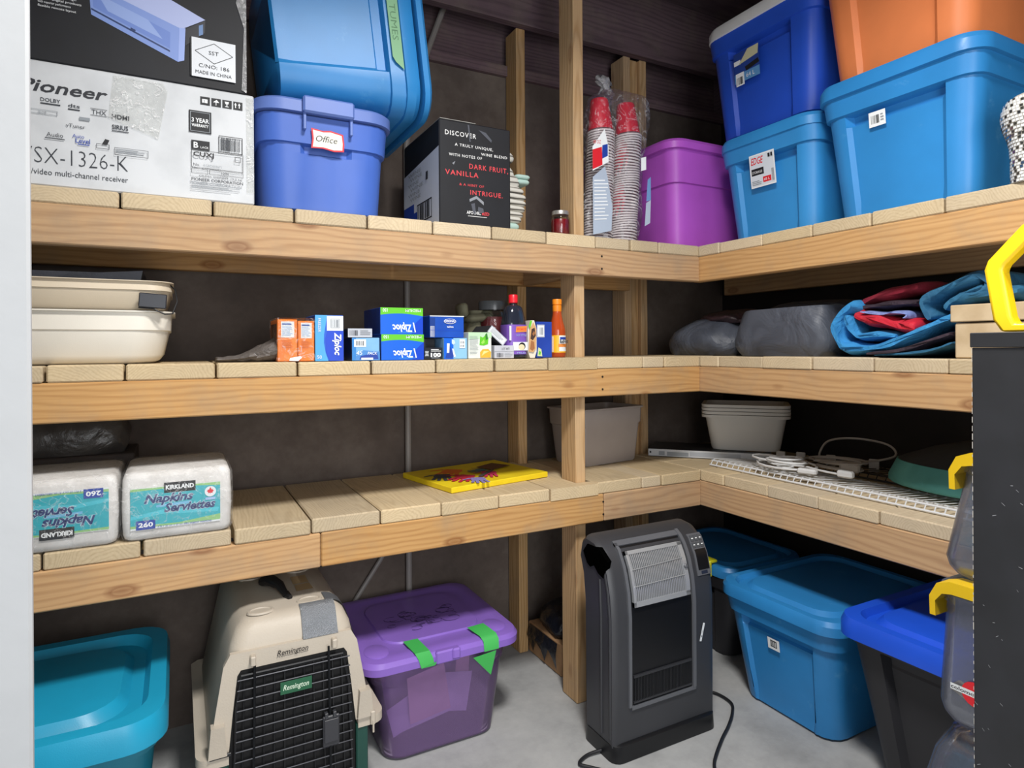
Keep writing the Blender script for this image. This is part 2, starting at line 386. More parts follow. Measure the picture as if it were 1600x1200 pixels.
for zt, xs in ((Z0, S1), (Z1, S2), (Z2, S3)):
    for i in range(0, len(xs) - 1, 2):
        a, b = xs[i], xs[i + 1]; dz = rg.uniform(-0.0016, 0.0008); dy = rg.uniform(-0.003, 0.002); mb = MB()
        if a < PXA and b > PXB:
            pts = [(a, dy), (b, dy), (b, 0.037), (PXA - 0.001, 0.037), (PXA - 0.001, 0.129), (b, 0.129), (b, 0.43), (PXA - 0.001, 0.43), (PXA - 0.001, D), (a, D)]
            mb.prism(pts, 'Z', zt - 0.038, zt + dz)
        else: mb.box(a, dy, zt - 0.038, b, D, zt + dz, 0.0035)
        part('board', mb, M['board'])
for zt, ys in ((Z0, R1), (Z1, R2), (Z2, R3)):
    for i in range(0, len(ys) - 1, 2):
        a, b = ys[i], ys[i + 1]; mb = MB(); mb.box(rg.uniform(-0.003, 0.002), b, zt - 0.038, 0.6, a, zt + rg.uniform(-0.0016, 0.0008), 0.0035); part('board', mb, M['board_x'])
    for a, b in ((0.19, 0.008), (0.375, 0.193)):
        mb = MB(); mb.box(0.001, b, zt - 0.038, 0.6, a, zt, 0.0035); part('board', mb, M['board_x'])
    mb = MB(); mb.box(0.125, 0.378, zt - 0.038, 0.6, D, zt, 0.0035); part('board', mb, M['board_x'])
for k, zt in enumerate((Z0, Z1, Z2)):
    zb = zt - 0.0385
    def bm(x0, x1):
        mb = MB(); mb.box(x0, 0.0, zb - 0.089, x1, 0.0365, zb, 0.003); part('front_beam', mb, M['beam'])
    if k == 2: bm(-2.15, -1.335); bm(-1.333, -0.428); bm(-0.426, -0.001)
    else: bm(-2.15, -0.001)
    mb = MB(); mb.box(0.0, -1.37 if k == 0 else (-1.19 if k == 1 else -1.02), zb - 0.089, 0.0365, 0.036, zb, 0.003); part('front_beam', mb, M['beam_y'])
    mb = MB(); mb.box(-2.15, 0.392, zb - 0.089, -0.001, 0.4295, zb, 0.003); part('back_beam', mb, M['beam'])
    mb = MB(); mb.box(0.56, -1.37 if k == 0 else -1.0, zb - 0.089, 0.5985, 0.42, zb, 0.003); part('back_beam', mb, M['beam_y'])
    for x in (-0.51, ):
        mb = MB(); mb.box(x, 0.129, zb - 0.089, x + 0.038, 0.39, zb, 0.003); part('cross_beam', mb, M['beam_y'])
    for z in (zb - 0.025, zb - 0.066):
        mb = MB(); mb.lathe([(0.0035, 0), (0.0035, 0.0016)], 8, M4=Matrix.Translation((-0.431, -0.0016, z)) @ Matrix.Rotation(-PI/2, 4, 'X')); part('screw', mb, plain('screw_steel', '#4b4742', 0.4, 0.8))
mb = MB(); mb.box(PXA, 0.038, 0, PXB, 0.127, 2.5, 0.003); part('post', mb, M['post'])
mb = MB(); mb.box(PXA, 0.431, 0, PXB, 0.5195, 2.394, 0.003); part('post', mb, M['post'])
mb = MB(); mb.box(0.0, 0.431, 0, 0.036, 0.5195, 2.394, 0.003); part('post', mb, M['post'])
mb = MB(); mb.box(0.037, 0.447, 0, 0.085, 0.5195, 2.394, 0.003); part('post', mb, M['post'])
mb = MB(); mb.box(0.086, 0.431, 0, 0.122, 0.5195, 2.394, 0.003); part('post', mb, M['post'])
# conduit on the wall
mb = MB(); mb.tube([(-0.927, 0.502, 0.02), (-0.927, 0.502, 0.5), (-0.927, 0.502, 1.9), (-0.90, 0.502, 2.1), (-0.83, 0.502, 2.3), (-0.72, 0.502, 2.6)], 0.011, 10)
tag(obj('conduit_pipe', mb, plain('grey_pvc', '#8d8884', 0.5)), 'grey plastic conduit pipe running up the back concrete wall', 'pipe')
mb = MB(); mb.tube([(-1.13, 0.508, 0.28), (-1.03, 0.508, 0.42), (-0.99, 0.508, 0.49), (-0.945, 0.508, 0.55)], 0.008, 8)
tag(obj('branch_pipe', mb, plain('grey_pvc', '#8d8884', 0.5)), 'short slanting grey pipe on the wall behind the lidded purple see-through tote', 'pipe')

# ------------------------------------------------------------------ totes
def tote_ring(hx, hy, r, z, inset, pw, n=4):
    """ring with panel insets on the front (-y) and back ends"""
    p = []; s = 0.012
    xs = [-pw - s, -pw, -pw * 0.33, pw * 0.33, pw, pw + s]
    for x in xs: p.append((x, -hy + (inset if abs(x) <= pw + 1e-6 else 0), z))
    for k in range(n + 1): a = -PI/2 + PI/2 * k / n; p.append((hx - r + r * math.cos(a), -hy + r + r * math.sin(a), z))
    for k in range(n + 1): a = PI/2 * k / n; p.append((hx - r + r * math.cos(a), hy - r + r * math.sin(a), z))
    for x in reversed(xs): p.append((x, hy - (inset if abs(x) <= pw + 1e-6 else 0), z))
    for k in range(n + 1): a = PI/2 + PI/2 * k / n; p.append((-hx + r + r * math.cos(a), hy - r + r * math.sin(a), z))
    for k in range(n + 1): a = PI + PI/2 * k / n; p.append((-hx + r + r * math.cos(a), -hy + r + r * math.sin(a), z))
    return p
def tote_parts(root, w, d, h, body, lidm, taper=0.86, band=0.79, r=0.05, pw=0.3, inset=0.010, pocket=0.026, lid=True, lip=0.012, lidh=0.024, foot=True, groove=0.03):
    hx, hy = w / 2, d / 2
    def sc(f): return taper + (1 - taper) * f
    rings = []
    def R(f, out=0.0, ins=0.0): s = sc(f); rings.append(tote_ring(hx * s + out, hy * s + out, r, h * f, ins, w * pw * s))
    R(0.0, -0.012); R(0.02, 0.0, inset * 0.4); R(0.12, 0.0, inset)
    R(band - 0.09, 0.0, inset); R(band - 0.075, 0.0, pocket); R(band - 0.008, 0.0, pocket); R(band, 0.0, 0.0)
    R(band + 0.006, 0.007); R(0.935, 0.008)
    R(0.94, 0.0); R(0.97 if lid else 1.0, 0.0)
    mb = MB(); mb.loft(rings, True, True); b = obj('body', mb, body, root, sharp=28)
    L = None
    if lid:
        q = []
        def Q(out, z): q.append(rrect(hx + out, hy + out, r + 0.012, z, 6))
        z = h * 0.965
        Q(lip - 0.006, z - 0.012); Q(lip, z - 0.010); Q(lip, z + lidh * 0.55); Q(lip - 0.006, z + lidh); Q(-groove * 0.4, z + lidh); Q(-groove * 0.7, z + lidh * 0.55); Q(-groove * 1.3, z + lidh * 0.55); Q(-groove * 1.7, z + lidh * 0.95); Q(-groove * 2.6, z + lidh)
        ml = MB(); ml.loft(q, True, True); L = obj('lid', ml, lidm, root, sharp=28)
    return b, L
P_blue = plastic('blue_plastic', '#2f86c8', 0.4, scuff='#6fb0dd'); P_blue2 = plastic('lighter_blue_plastic', '#328bcc', 0.42); P_dkblue = plastic('royal_blue_plastic', '#2450c0', 0.35)
P_orange = plastic('orange_plastic', '#e98750', 0.45); P_purple = plastic('purple_plastic', '#b658c8', 0.4); P_office = plastic('slate_blue_plastic', '#4468bd', 0.45)
P_office_lid = plastic('slate_blue_lid_plastic', '#6079bd', 0.45); P_white = plastic('white_plastic', '#dcdcda', 0.5); P_black = plastic('black_plastic', '#232327', 0.5)
P_black2 = plastic('charcoal_tote_plastic', '#2c2c30', 0.55); P_blid = plastic('cobalt_lid_plastic', '#1e55d8', 0.35); P_teal = plastic('teal_plastic', '#1f9fc6', 0.35); P_tealbody = plastic('teal_body_plastic', '#1f7f97', 0.4)
RZ = -PI / 2
def right_tote(name, label, y0, y1, x0, d, z, h, body, lidm, **kw):
    t = thing(name, label, 'tote', (x0 + d / 2, (y0 + y1) / 2, z), (0, 0, RZ)); tote_parts(t, abs(y1 - y0), d, h, body, lidm, **kw); return t
# light blue tote with sticker (by the corner)
edi = right_tote('storage_tote', 'light blue lidded tote with white and red sticker under the navy tote', -0.440, -0.062, 0.035, 0.50, Z0 + 0.001, 0.335, P_blue2, P_blue2, lidh=0.028)
d = Decal((-0.056, -0.2385, 0.165), (0.9, 0, 0), (0, -0.12, 1)); d.rect(0, 0, 0.1, 0.108, WHT)
d.rect(0.004, 0.004, 0.096, 0.104, plain('label_pale', '#d5dce4', 0.5)); d.text('EDGE', 0.006, 0.076, 0.022, RED, w=0.05, shear=0.3, bold=0.02)
d.rect(0.006, 0.040, 0.055, 0.062, BLK); d.text('STORAGE', 0.009, 0.046, 0.008, WHT, w=0.04); d.rect(0.05, 0.012, 0.082, 0.03, RED); d.text('68 L', 0.054, 0.017, 0.008, WHT, w=0.022)
d.lines(0.006, 0.006, 0.045, 0.022, 3, GRY); d.barcode(0.086, 0.01, 0.095, 0.05, BLK, 4); d.rect(0.076, 0.088, 0.084, 0.1, BLK); d.rect(0.087, 0.088, 0.094, 0.1, BLK)
d.build('label', edi)
# navy tote on it, white lid
nav = right_tote('storage_tote', 'navy blue tote with white lid stacked on the light blue tote', -0.447, -0.005, 0.035, 0.48, Z0 + 0.364, 0.385, P_dkblue, P_white, lidh=0.03, pw=0.27)
d = Decal((-0.095, -0.232, 0.175), (1, 0, 0), (0, -0.09, 1)); d.rect(0, 0, 0.105, 0.10, plain('label_navy', '#25428f', 0.4)); d.rect(0.0, 0.06, 0.028, 0.075, WHT)
d.poly([(0.02, 0.06), (0.1, 0.07), (0.105, 0.10), (0.06, 0.10)], plain('label_cream', '#c9c6a2', 0.5)); d.poly([(0.05, 0.03), (0.105, 0.04), (0.1, 0.055), (0.045, 0.045)], BLK)
d.rect(0.0, 0.0, 0.105, 0.03, plain('label_sky', '#5c92c4', 0.4)); d.rect(0.005, -0.01, 0.04, 0.032, WHT); d.barcode(0.008, -0.006, 0.036, 0.018, BLK, 9); d.text('64 L', 0.05, 0.008, 0.014, WHT)
d.build('label', nav)
# big blue tote
big = right_tote('storage_tote', 'large bright blue lidded tote with small barcode sticker under the orange tote', -0.893, -0.475, 0.010, 0.56, Z0 + 0.001, 0.365, P_blue, P_blue, lidh=0.032, lip=0.016)
d = Decal((-0.065, -0.2655, 0.235), (1, 0, 0), (0, -0.1, 1)); d.rect(0, 0, 0.046, 0.04, WHT); d.barcode(0.006, 0.008, 0.03, 0.03, BLK, 8); d.lines(0.033, 0.008, 0.042, 0.03, 3, GRY)
d.build('label', big)
right_tote('storage_tote', 'orange tote stacked on the large bright blue tote', -0.885, -0.462, 0.02, 0.50, Z0 + 0.386, 0.38, P_orange, P_orange, pw=0.26, inset=0.012)
# purple tote in the corner
pt = thing('storage_tote', 'bright purple lidded tote standing in the shelf corner behind the plastic cups', 'tote', (0.125, 0.228, Z0 + 0.001)); tote_parts(pt, 0.43, 0.386, 0.375, P_purple, P_purple, pw=0.06, inset=0.0, pocket=0.0, band=0.62, lip=0.02, taper=0.84)

# slate blue tote with handwritten label
of = thing('storage_tote', 'slate blue tote with red-edged handwritten paper label beside the white carton', 'tote', (-1.309, 0.265, Z0 + 0.001))
tote_parts(of, 0.335, 0.50, 0.262, P_office, P_office, lid=False, taper=0.925, band=0.66, pw=0.17, inset=0.004, pocket=0.012, r=0.06)
ml = MB(); q = []
for o, z in ((0.006, 0.248), (0.018, 0.25), (0.018, 0.278), (0.012, 0.284), (-0.02, 0.284), (-0.03, 0.279)): q.append(rrect(0.1675 + o, 0.25 + o, 0.075, z, 7))
ml.loft(q); obj('lid', ml, P_office_lid, of)
mh = MB(); mh.box(-0.066, -0.283, 0.246, 0.066, -0.262, 0.290, 0.005); mh.box(-0.064, -0.272, 0.205, -0.056, -0.245, 0.25, 0.002); mh.box(0.056, -0.272, 0.205, 0.064, -0.245, 0.25, 0.002); obj('handle', mh, P_office_lid, of)
d = Decal((-0.043, -0.2575, 0.162), (1, 0, 0), (0, -0.03, 1), 0.002); rgp = random.Random(4)
edge = [(0, 0), (0.03, 0.002), (0.06, -0.003), (0.085, 0.0), (0.086, 0.02), (0.083, 0.045), (0.05, 0.051), (0.03, 0.048), (0.0, 0.052), (0.003, 0.025)]
d.poly(edge, RED); d.poly([(0.043 + (x - 0.043) * 0.9, 0.025 + (y - 0.025) * 0.85) for x, y in edge], plain('paper_cream', '#e6e3d6', 0.8)); d.text('Office', 0.012, 0.019, 0.016, BLK, w=0.055, shear=0.25)
d.build('label', of)

# blue tote lying on its side on top of it, lid to the right
tt = thing('storage_tote', 'blue tote tipped on its side with green tape, lying on the slate blue tote', 'tote', (-1.442, 0.2625, Z0 + 0.292 + 0.208), (0, math.radians(83.5), 0))
tote_parts(tt, 0.455, 0.485, 0.36, P_blue, P_blue, taper=0.84, pw=0.25, inset=0.012, pocket=0.02, r=0.075, band=0.82, lip=0.013, lidh=0.03)
mb = MB(); mb.loft([rrect(0.2275 + o, 0.2425 + o, 0.085, z, 6) for o, z in ((0.006, 0.385), (0.019, 0.387), (0.019, 0.402), (0.012, 0.41), (-0.04, 0.41))]); obj('second_lid', mb, P_blue, tt)
TAPEG = plain('painter_tape', '#86b48c', 0.7); TAPEB = plain('bright_painter_tape', '#3fae52', 0.6)
d = Decal((-0.225, -0.252, 0.300), (1, 0, 0), (0, 0, 1), 0.002); d.poly([(0, 0.004), (0.31, 0.004), (0.325, 0.012), (0.345, 0.034), (0, 0.036)], TAPEG); d.text('TUMES', 0.165, 0.010, 0.017, plain('faded_ink', '#5f8565', 0.8), w=0.10)
d.build('tape', tt, 'green tape strip with faded handwriting')

# ------------------------------------------------------------------ cartons on the top shelf
C_white = card('white_carton_board', '#cfd2d5', '#c4c7ca'); C_black = card('black_carton_board', '#0f1118', '#0b0c12', 0.62); C_brown = card('brown_carton_board', '#b08a64', '#96714e', 0.8)
C_beige = card('beige_carton_board', '#cdb795', '#bba380', 0.8); C_dark = card('dark_carton_board', '#3c322d', '#2c2522', 0.8)
def carton(name, label, cat, x0, y0, z0, x1, y1, z1, mat, c=0.003, group=None, flap=None, rot=0.0):
    t = thing(name, label, cat, ((x0 + x1) / 2, (y0 + y1) / 2, z0), (0, 0, rot), group)
    w, dd, h = (x1 - x0) / 2, (y1 - y0) / 2, z1 - z0
    mb = MB(); mb.box(-w, -dd, 0, w, dd, h, c); obj('body', mb, mat, t)
    if flap:
        mb = MB(); mb.box(-w + 0.002, -dd + 0.001, h, w - 0.002, -0.002, h + 0.0025, 0.001); mb.box(-w + 0.002, 0.002, h, w - 0.002, dd - 0.001, h + 0.0025, 0.001); obj('top_flap', mb, flap, t)
    return t
TAPE = film('clear_tape', '#fafaf8', 0.02, 0.15, 60.0, 0.02, '#ffffff', 0.25, 0.7)
wc = carton('white_carton', 'white electronics carton with black receiver lettering at the shelf end', 'box', -2.06, 0.012, Z0 + 0.001, -1.490, 0.40, 1.806, C_white)
O = -1.775     # carton centre in world x
d = Decal((0, -0.194, -(Z0 + 0.001)), (1, 0, 0), (0, 0, 1)); X = lambda x: x - O
TX = plain('ink_charcoal', '#30343b', 0.6)
d.text('Pioneer', X(-1.965), 1.738, 0.026, plain('ink_dark', '#2b2d33', 0.6), w=0.164, shear=0.25, bold=0.02)
d.text('VSX-1326-K', X(-1.963), 1.581, 0.036, TX, w=0.201, bold=-0.018); d.text('audio/video multi-channel receiver', X(-1.977), 1.556, 0.0125, TX, w=0.215)
for (x, y, s_, w_) in ((-1.926, 1.717, 'DOLBY', 0.036), (-1.876, 1.712, 'dts', 0.022)): d.text(s_, X(x), y, 0.008, TX, w=w_, bold=0.01); d.rect(X(x), y - 0.006, X(x) + w_, y - 0.003, TX)
d.text('THX', X(-1.832), 1.704, 0.010, TX, w=0.028); d.rect(X(-1.834), 1.701, X(-1.802), 1.702, TX); d.rect(X(-1.834), 1.716, X(-1.802), 1.717, TX)
d.text('HDMI', X(-1.793), 1.700, 0.010, TX, w=0.034, bold=0.02); d.text('SIRIUS', X(-1.793), 1.676, 0.010, TX, w=0.032, bold=0.02); d.rect(X(-1.793), 1.671, X(-1.76), 1.673, TX)
d.frame(X(-1.945), 1.688, X(-1.895), 1.698, 0.001, GRY); d.text('ipod', X(-1.93), 1.690, 0.006, GRY); d.text('vTuner', X(-1.88), 1.667, 0.008, TX, w=0.036); d.rect(X(-1.855), 1.686, X(-1.835), 1.693, GRY)
d.text('Auto', X(-1.868), 1.645, 0.008, INKB, w=0.022); d.text('Level', X(-1.862), 1.634, 0.011, INKB, w=0.027, bold=0.01); d.rect(X(-1.858), 1.630, X(-1.836), 1.632, INKB)
d.text('Audio', X(-1.915), 1.641, 0.009, TX, w=0.03); d.rect(X(-1.918), 1.636, X(-1.882), 1.638, TX); d.frame(X(-1.823), 1.627, X(-1.798), 1.638, 0.001, TX); d.poly([(X(-1.812), 1.638), (X(-1.802), 1.637), (X(-1.798), 1.648), (X(-1.806), 1.65)], BLK)
d.frame(X(-1.788), 1.617, X(-1.721), 1.634, 0.0008, TX); d.lines(X(-1.785), 1.620, X(-1.726), 1.631, 3, GRY)
d.build('printing', wc); d = Decal((0, -0.194, -(Z0 + 0.001)), (1, 0, 0), (0, 0, 1))
for k in range(4):
    x = X(-1.611 + k * 0.0245); d.rect(x, 1.764, x + 0.021, 1.784, BLK)
d.rect(X(-1.607), 1.769, X(-1.595), 1.778, WHT); d.text('2', X(-1.604), 1.770, 0.006, BLK)
x = X(-1.582); d.poly([(x - 0.001, 1.774), (x + 0.007, 1.781), (x + 0.013, 1.774)], WHT); d.rect(x + 0.005, 1.767, x + 0.0065, 1.775, WHT)
x = X(-1.552); d.poly([(x - 0.005, 1.78), (x + 0.005, 1.78), (x + 0.003, 1.774), (x - 0.003, 1.774)], WHT); d.rect(x - 0.001, 1.768, x + 0.001, 1.775, WHT); d.rect(x - 0.004, 1.767, x + 0.004, 1.7685, WHT)
for dx in (-1.5325, -1.524):
    x = X(dx); d.poly([(x - 0.003, 1.775), (x + 0.003, 1.775), (x, 1.781)], WHT); d.rect(x - 0.001, 1.768, x + 0.001, 1.775, WHT)
d.rect(X(-1.636), 1.694, X(-1.587), 1.747, BLK); d.frame(X(-1.633), 1.697, X(-1.590), 1.744, 0.0012, GRY); d.text('3 YEAR', X(-1.630), 1.719, 0.010, WHT, w=0.038, bold=0.02); d.text('WARRANTY', X(-1.630), 1.708, 0.007, WHT, w=0.037, bold=0.02)
d.rect(X(-1.631), 1.653, X(-1.591), 1.675, BLK); d.text('B', X(-1.626), 1.657, 0.0135, WHT, bold=0.02); d.text('LACK', X(-1.611), 1.657, 0.005, WHT)
d.frame(X(-1.571), 1.653, X(-1.517), 1.694, 0.0015, BLK); d.barcode(X(-1.566), 1.658, X(-1.522), 1.690, TX, 16, 5)
d.frame(X(-1.631), 1.608, X(-1.516), 1.651, 0.001, BLK); d.text('CUXJ', X(-1.627), 1.636, 0.011, BLK, w=0.045, bold=0.02); d.frame(X(-1.535), 1.632, X(-1.522), 1.645, 0.001, BLK); d.text('No.', X(-1.627), 1.612, 0.007, TX); d.text('KGBD003671', X(-1.605), 1.612, 0.006, GRY, w=0.04)
d.frame(X(-1.631), 1.594, X(-1.596), 1.606, 0.0008, BLK); d.frame(X(-1.592), 1.594, X(-1.516), 1.606, 0.0008, BLK); d.text('120V', X(-1.565), 1.597, 0.006, TX)
d.text('GROSS WEIGHT 19.5 kg', X(-1.615), 1.587, 0.004, TX, w=0.095); d.text('PIONEER CORPORATION', X(-1.631), 1.576, 0.0075, TX, w=0.114, bold=0.01); d.lines(X(-1.631), 1.557, X(-1.516), 1.573, 4, GRY, 0.35)
d.build('printing', wc)
d = Decal((0, -0.194, -(Z0 + 0.001)), (1, 0, 0), (0, 0, 1), 0.0035); d.poly([(X(-1.80), 1.70), (X(-1.70), 1.665), (X(-1.68), 1.78), (X(-1.69), 1.80), (X(-1.79), 1.80)], TAPE); d.build('clear_tape', wc); d = Decal((0, -0.194, -(Z0 + 0.001)), (1, 0, 0), (0, 0, 1), 0.0035); d.poly([(X(-1.508), 1.56), (X(-1.4905), 1.56), (X(-1.4905), 1.80), (X(-1.508), 1.80)], TAPE); d.build('clear_tape', wc)

bc = carton('black_carton', 'black carton with printed silver unit picture stacked on the white carton', 'box', -2.08, 0.014, 1.807, -1.506, 0.42, 2.13, C_black)
O2 = -1.793; X = lambda x: x - O2
SL = lambda n, h: plain('print_' + n, h, 0.45)
d = Decal((0, -0.203, -1.807), (1, 0, 0), (0, 0, 1))
d.poly([(X(-1.837), 2.00), (X(-1.655), 1.935), (X(-1.599), 1.972), (X(-1.76), 2.04)], SL('silver', '#a9b4dd'))
d.poly([(X(-1.837), 2.00), (X(-1.832), 1.93), (X(-1.658), 1.858), (X(-1.655), 1.940)], SL('periwinkle', '#7b93cf'))
d.poly([(X(-1.83), 1.985), (X(-1.828), 1.948), (X(-1.675), 1.886), (X(-1.674), 1.925)], SL('cornflower', '#6a84c6'))
d.poly([(X(-1.82), 1.98), (X(-1.72), 1.944), (X(-1.69), 1.905), (X(-1.80), 1.945)], SL('mist', '#8ea4d8'))
d.poly([(X(-1.832), 1.945), (X(-1.675), 1.882), (X(-1.675), 1.878), (X(-1.832), 1.941)], SL('navy', '#243764'))
d.poly([(X(-1.655), 1.940), (X(-1.642), 1.942), (X(-1.645), 1.864), (X(-1.658), 1.858)], SL('edge', '#93a7df'))
d.poly([(X(-1.642), 1.940), (X(-1.599), 1.970), (X(-1.60), 1.94), (X(-1.642), 1.90)], SL('unit_side', '#141722'))
d.poly([(X(-1.613), 1.955), (X(-1.604), 1.960), (X(-1.604), 1.935), (X(-1.613), 1.93)], SL('vent', '#5f7fae'))
d.poly([(X(-1.755), 1.918), (X(-1.745), 1.914), (X(-1.747), 1.908), (X(-1.756), 1.912)], SL('navy', '#243764'))
for k, (y, s_) in enumerate(((1.975, 'designed to be'), (1.952, 'Fluid speed design'), (1.943, 'Line of Digital products'), (1.934, 'with superior performance'), (1.925, 'flexible remote layout'))): d.text(s_, X(-1.93), y, 0.005, WHT, w=0.06 + 0.01 * (k % 3))
d.build('printing', bc); d = Decal((0, -0.203, -1.807), (1, 0, 0), (0, 0, 1), 0.0045); d.rect(X(-1.632), 1.831, X(-1.628), 1.924, BLK); d.rect(X(-1.629), 1.830, X(-1.532), 1.924, plain('sticker_white', '#d9dde2', 0.5))
d.k += 1
for a, b in (((-1.622, 1.893), (-1.58, 1.917)), ((-1.58, 1.917), (-1.538, 1.893)), ((-1.538, 1.893), (-1.58, 1.868)), ((-1.58, 1.868), (-1.622, 1.893))):
    d.poly([(X(a[0]), a[1]), (X(b[0]), b[1]), (X(b[0]), b[1] - 0.0016), (X(a[0]), a[1] - 0.0016)], BLK)
d.text('SST', X(-1.592), 1.888, 0.009, TX, w=0.022); d.text('C/NO: 186', X(-1.614), 1.854, 0.009, BLK, w=0.068); d.text('MADE IN CHINA', X(-1.621), 1.838, 0.008, BLK, w=0.08)
d.build('sticker', bc, 'white square sticker with diamond mark')
d = Decal((0, -0.203, -1.807), (1, 0, 0), (0, 0, 1), 0.003); d.poly([(X(-1.518), 1.815), (X(-1.5065), 1.81), (X(-1.5065), 2.1), (X(-1.516), 2.1), (X(-1.53), 2.03), (X(-1.512), 1.97)], film('shiny_tape', '#e9edf2', 0.35, 0.15, 90, 0.25)); d.build('clear_tape', bc)

wn = carton('wine_carton', 'black wine carton with white and red slogan beside the slate blue tote', 'box', -0.988, 0.025, Z0 + 0.001, -0.754, 0.345, 1.838, C_black)
d = Decal((-0.117, -0.16, 0), (1, 0, 0), (0, 0, 1)); W_ = plain('ink_offwhite', '#e3e3e2', 0.6); R_ = plain('ink_scarlet', '#d8434a', 0.6)
for s_, x, y, h, w, m in (('DISCOVER', 0.018, 0.262, 0.0135, 0.100, W_), ('A TRULY UNIQUE,', 0.049, 0.233, 0.008, 0.125, W_), ('WINE BLEND', 0.134, 0.215, 0.008, 0.088, W_), ('WITH NOTES OF', 0.03, 0.202, 0.008, 0.107, W_),
                          ('DARK FRUIT,', 0.095, 0.171, 0.0145, 0.130, R_), ('VANILLA', 0.018, 0.146, 0.0145, 0.107, R_), ('& A HINT OF', 0.063, 0.118, 0.007, 0.08, R_), ('INTRIGUE.', 0.098, 0.094, 0.0135, 0.108, R_)):
    d.text(s_, x, y, h, m, w=w, bold=0.01, space=1.2); d.build('lettering', wn); d = Decal((-0.117, -0.16, 0), (1, 0, 0), (0, 0, 1))
d.text('APOTHIC', 0.086, 0.036, 0.009, W_, w=0.046, bold=0.02); d.text('RED', 0.136, 0.036, 0.009, R_, w=0.024, bold=0.02); d.rect(0.09, 0.029, 0.152, 0.0305, W_)
d.build('printing', wn); d = Decal((-0.117, -0.16, 0), (1, 0, 0), (0, 0, 1))
GH = plain('scuffed_ink', '#878a91', 0.7)
d.poly([(0.095, 0.08), (0.118, 0.092), (0.142, 0.076), (0.142, 0.066), (0.118, 0.083), (0.096, 0.072)], GH); d.poly([(0.1, 0.066), (0.112, 0.07), (0.116, 0.04), (0.108, 0.036)], plain('scuffed_dark', '#4d5059', 0.7)); d.poly([(0.124, 0.06), (0.14, 0.056), (0.142, 0.044), (0.128, 0.04), (0.122, 0.05)], plain('scuffed_dark', '#4d5059', 0.7))
d.poly([(0.04, 0.18), (0.05, 0.187), (0.045, 0.176)], GH); d.poly([(0.125, 0.29), (0.15, 0.285), (0.17, 0.265), (0.168, 0.258), (0.145, 0.275)], plain('scuffed_dark', '#4d5059', 0.7)); d.poly([(0.09, 0.3), (0.095, 0.3), (0.1, 0.25), (0.096, 0.25)], plain('scuffed_dark', '#4d5059', 0.7))
d.build('scuff_marks', wn)['kind'] = 'stuff'
d = Decal((-0.117, 0.16, 0), (0, -1, 0), (0, 0, 1)); d.poly([(0, 0), (0.318, 0), (0.318, 0.227), (0, 0.205)], plain('side_panel_grey', '#c3cbd8', 0.6)); d.rect(0.0, 0.02, 0.10, 0.10, INKB); d.rect(0.1, 0.02, 0.13, 0.07, INKB); d.frame(0.13, 0.03, 0.26, 0.09, 0.004, BLK); d.barcode(0.14, 0.035, 0.25, 0.085, TX, 7, 3)
for k in range(6): d.text('WINE', 0.05 + 0.02 * (k % 2), 0.19 - k * 0.016, 0.011, GRY, w=0.12 - 0.01 * (k % 3))
d.rect(0.215, 0.15, 0.232, 0.175, TX)
d.build('side_printing', wn)
mb = MB(); mb.box(-0.114, -0.16, 0.3072, 0.0, 0.16, 0.3085); obj('top_flap', mb, card('flap_inside', '#a8a6a2'), wn)

# striped folded cloth behind the wine carton
t_ = NT('striped_ticking'); tc = t_.n('ShaderNodeTexCoord'); wv = t_.n('ShaderNodeTexWave', i_Scale=17.0, i_Distortion=0.6); wv.bands_direction = 'Z'; t_.l(tc.outputs['Object'], wv.inputs['Vector'])
t_.l(t_.ramp(wv.outputs['Fac'], [(0.0, lin('#4d4a45')), (0.22, lin('#c9c6bd')), (1.0, lin('#d2d0c8'))]), t_.b.inputs['Base Color']); t_.b.inputs['Roughness'].default_value = 0.9
STR = t_.m; MINT = plain('mint_cloth', '#b7d4cb', 0.9)
sc_ = thing('folded_cloth', 'stack of folded cream striped cloth behind the wine carton', 'cloth', (-0.70, 0.25, Z0 + 0.001))
def fold(x0, x1, y0, y1, z, h, mat, tilt=0.0, name='fold'):
    mb = MB(); rings = []
    for k in range(9):
        a = -PI/2 + PI * k / 8; rings.append([(x, y, z + h / 2 + (h / 2) * math.sin(a) + tilt * (x - x0)) for x, y, _ in rrect((x1 - x0) / 2 + 0.5 * h * (math.cos(a) - 1), (y1 - y0) / 2 + 0.5 * h * (math.cos(a) - 1), 0.012, 0, 3, (x0 + x1) / 2, (y0 + y1) / 2)])
    mb.loft(rings); obj(name, mb, mat, sc_, sharp=60)
zz = 0.0
for k, (h, xr, m) in enumerate(((0.024, 0.038, MINT), (0.024, 0.040, MINT), (0.022, 0.048, STR), (0.020, 0.055, STR), (0.020, 0.062, STR), (0.020, 0.066, STR), (0.020, 0.066, STR), (0.018, 0.058, STR))):
    fold(-0.048, xr, -0.115, 0.10, zz, h, m, -0.05 * (k > 2)); zz += h
zz -= 0.006
fold(-0.048, 0.055, -0.10, 0.09, zz, 0.022, STR, -0.1); fold(0.035, 0.088, -0.10, 0.03, zz + 0.022, 0.016, MINT); fold(0.035, 0.090, -0.10, 0.03, zz + 0.040, 0.014, MINT); fold(-0.048, 0.05, -0.1, 0.07, zz + 0.02, 0.055, STR, -0.25); fold(-0.048, 0.035, -0.09, 0.06, zz + 0.07, 0.05, STR, -0.55); fold(-0.048, 0.04, -0.08, 0.06, zz + 0.115, 0.04, STR, -0.3); fold(-0.048, 0.02, -0.08, 0.06, zz + 0.148, 0.03, STR, -0.1)

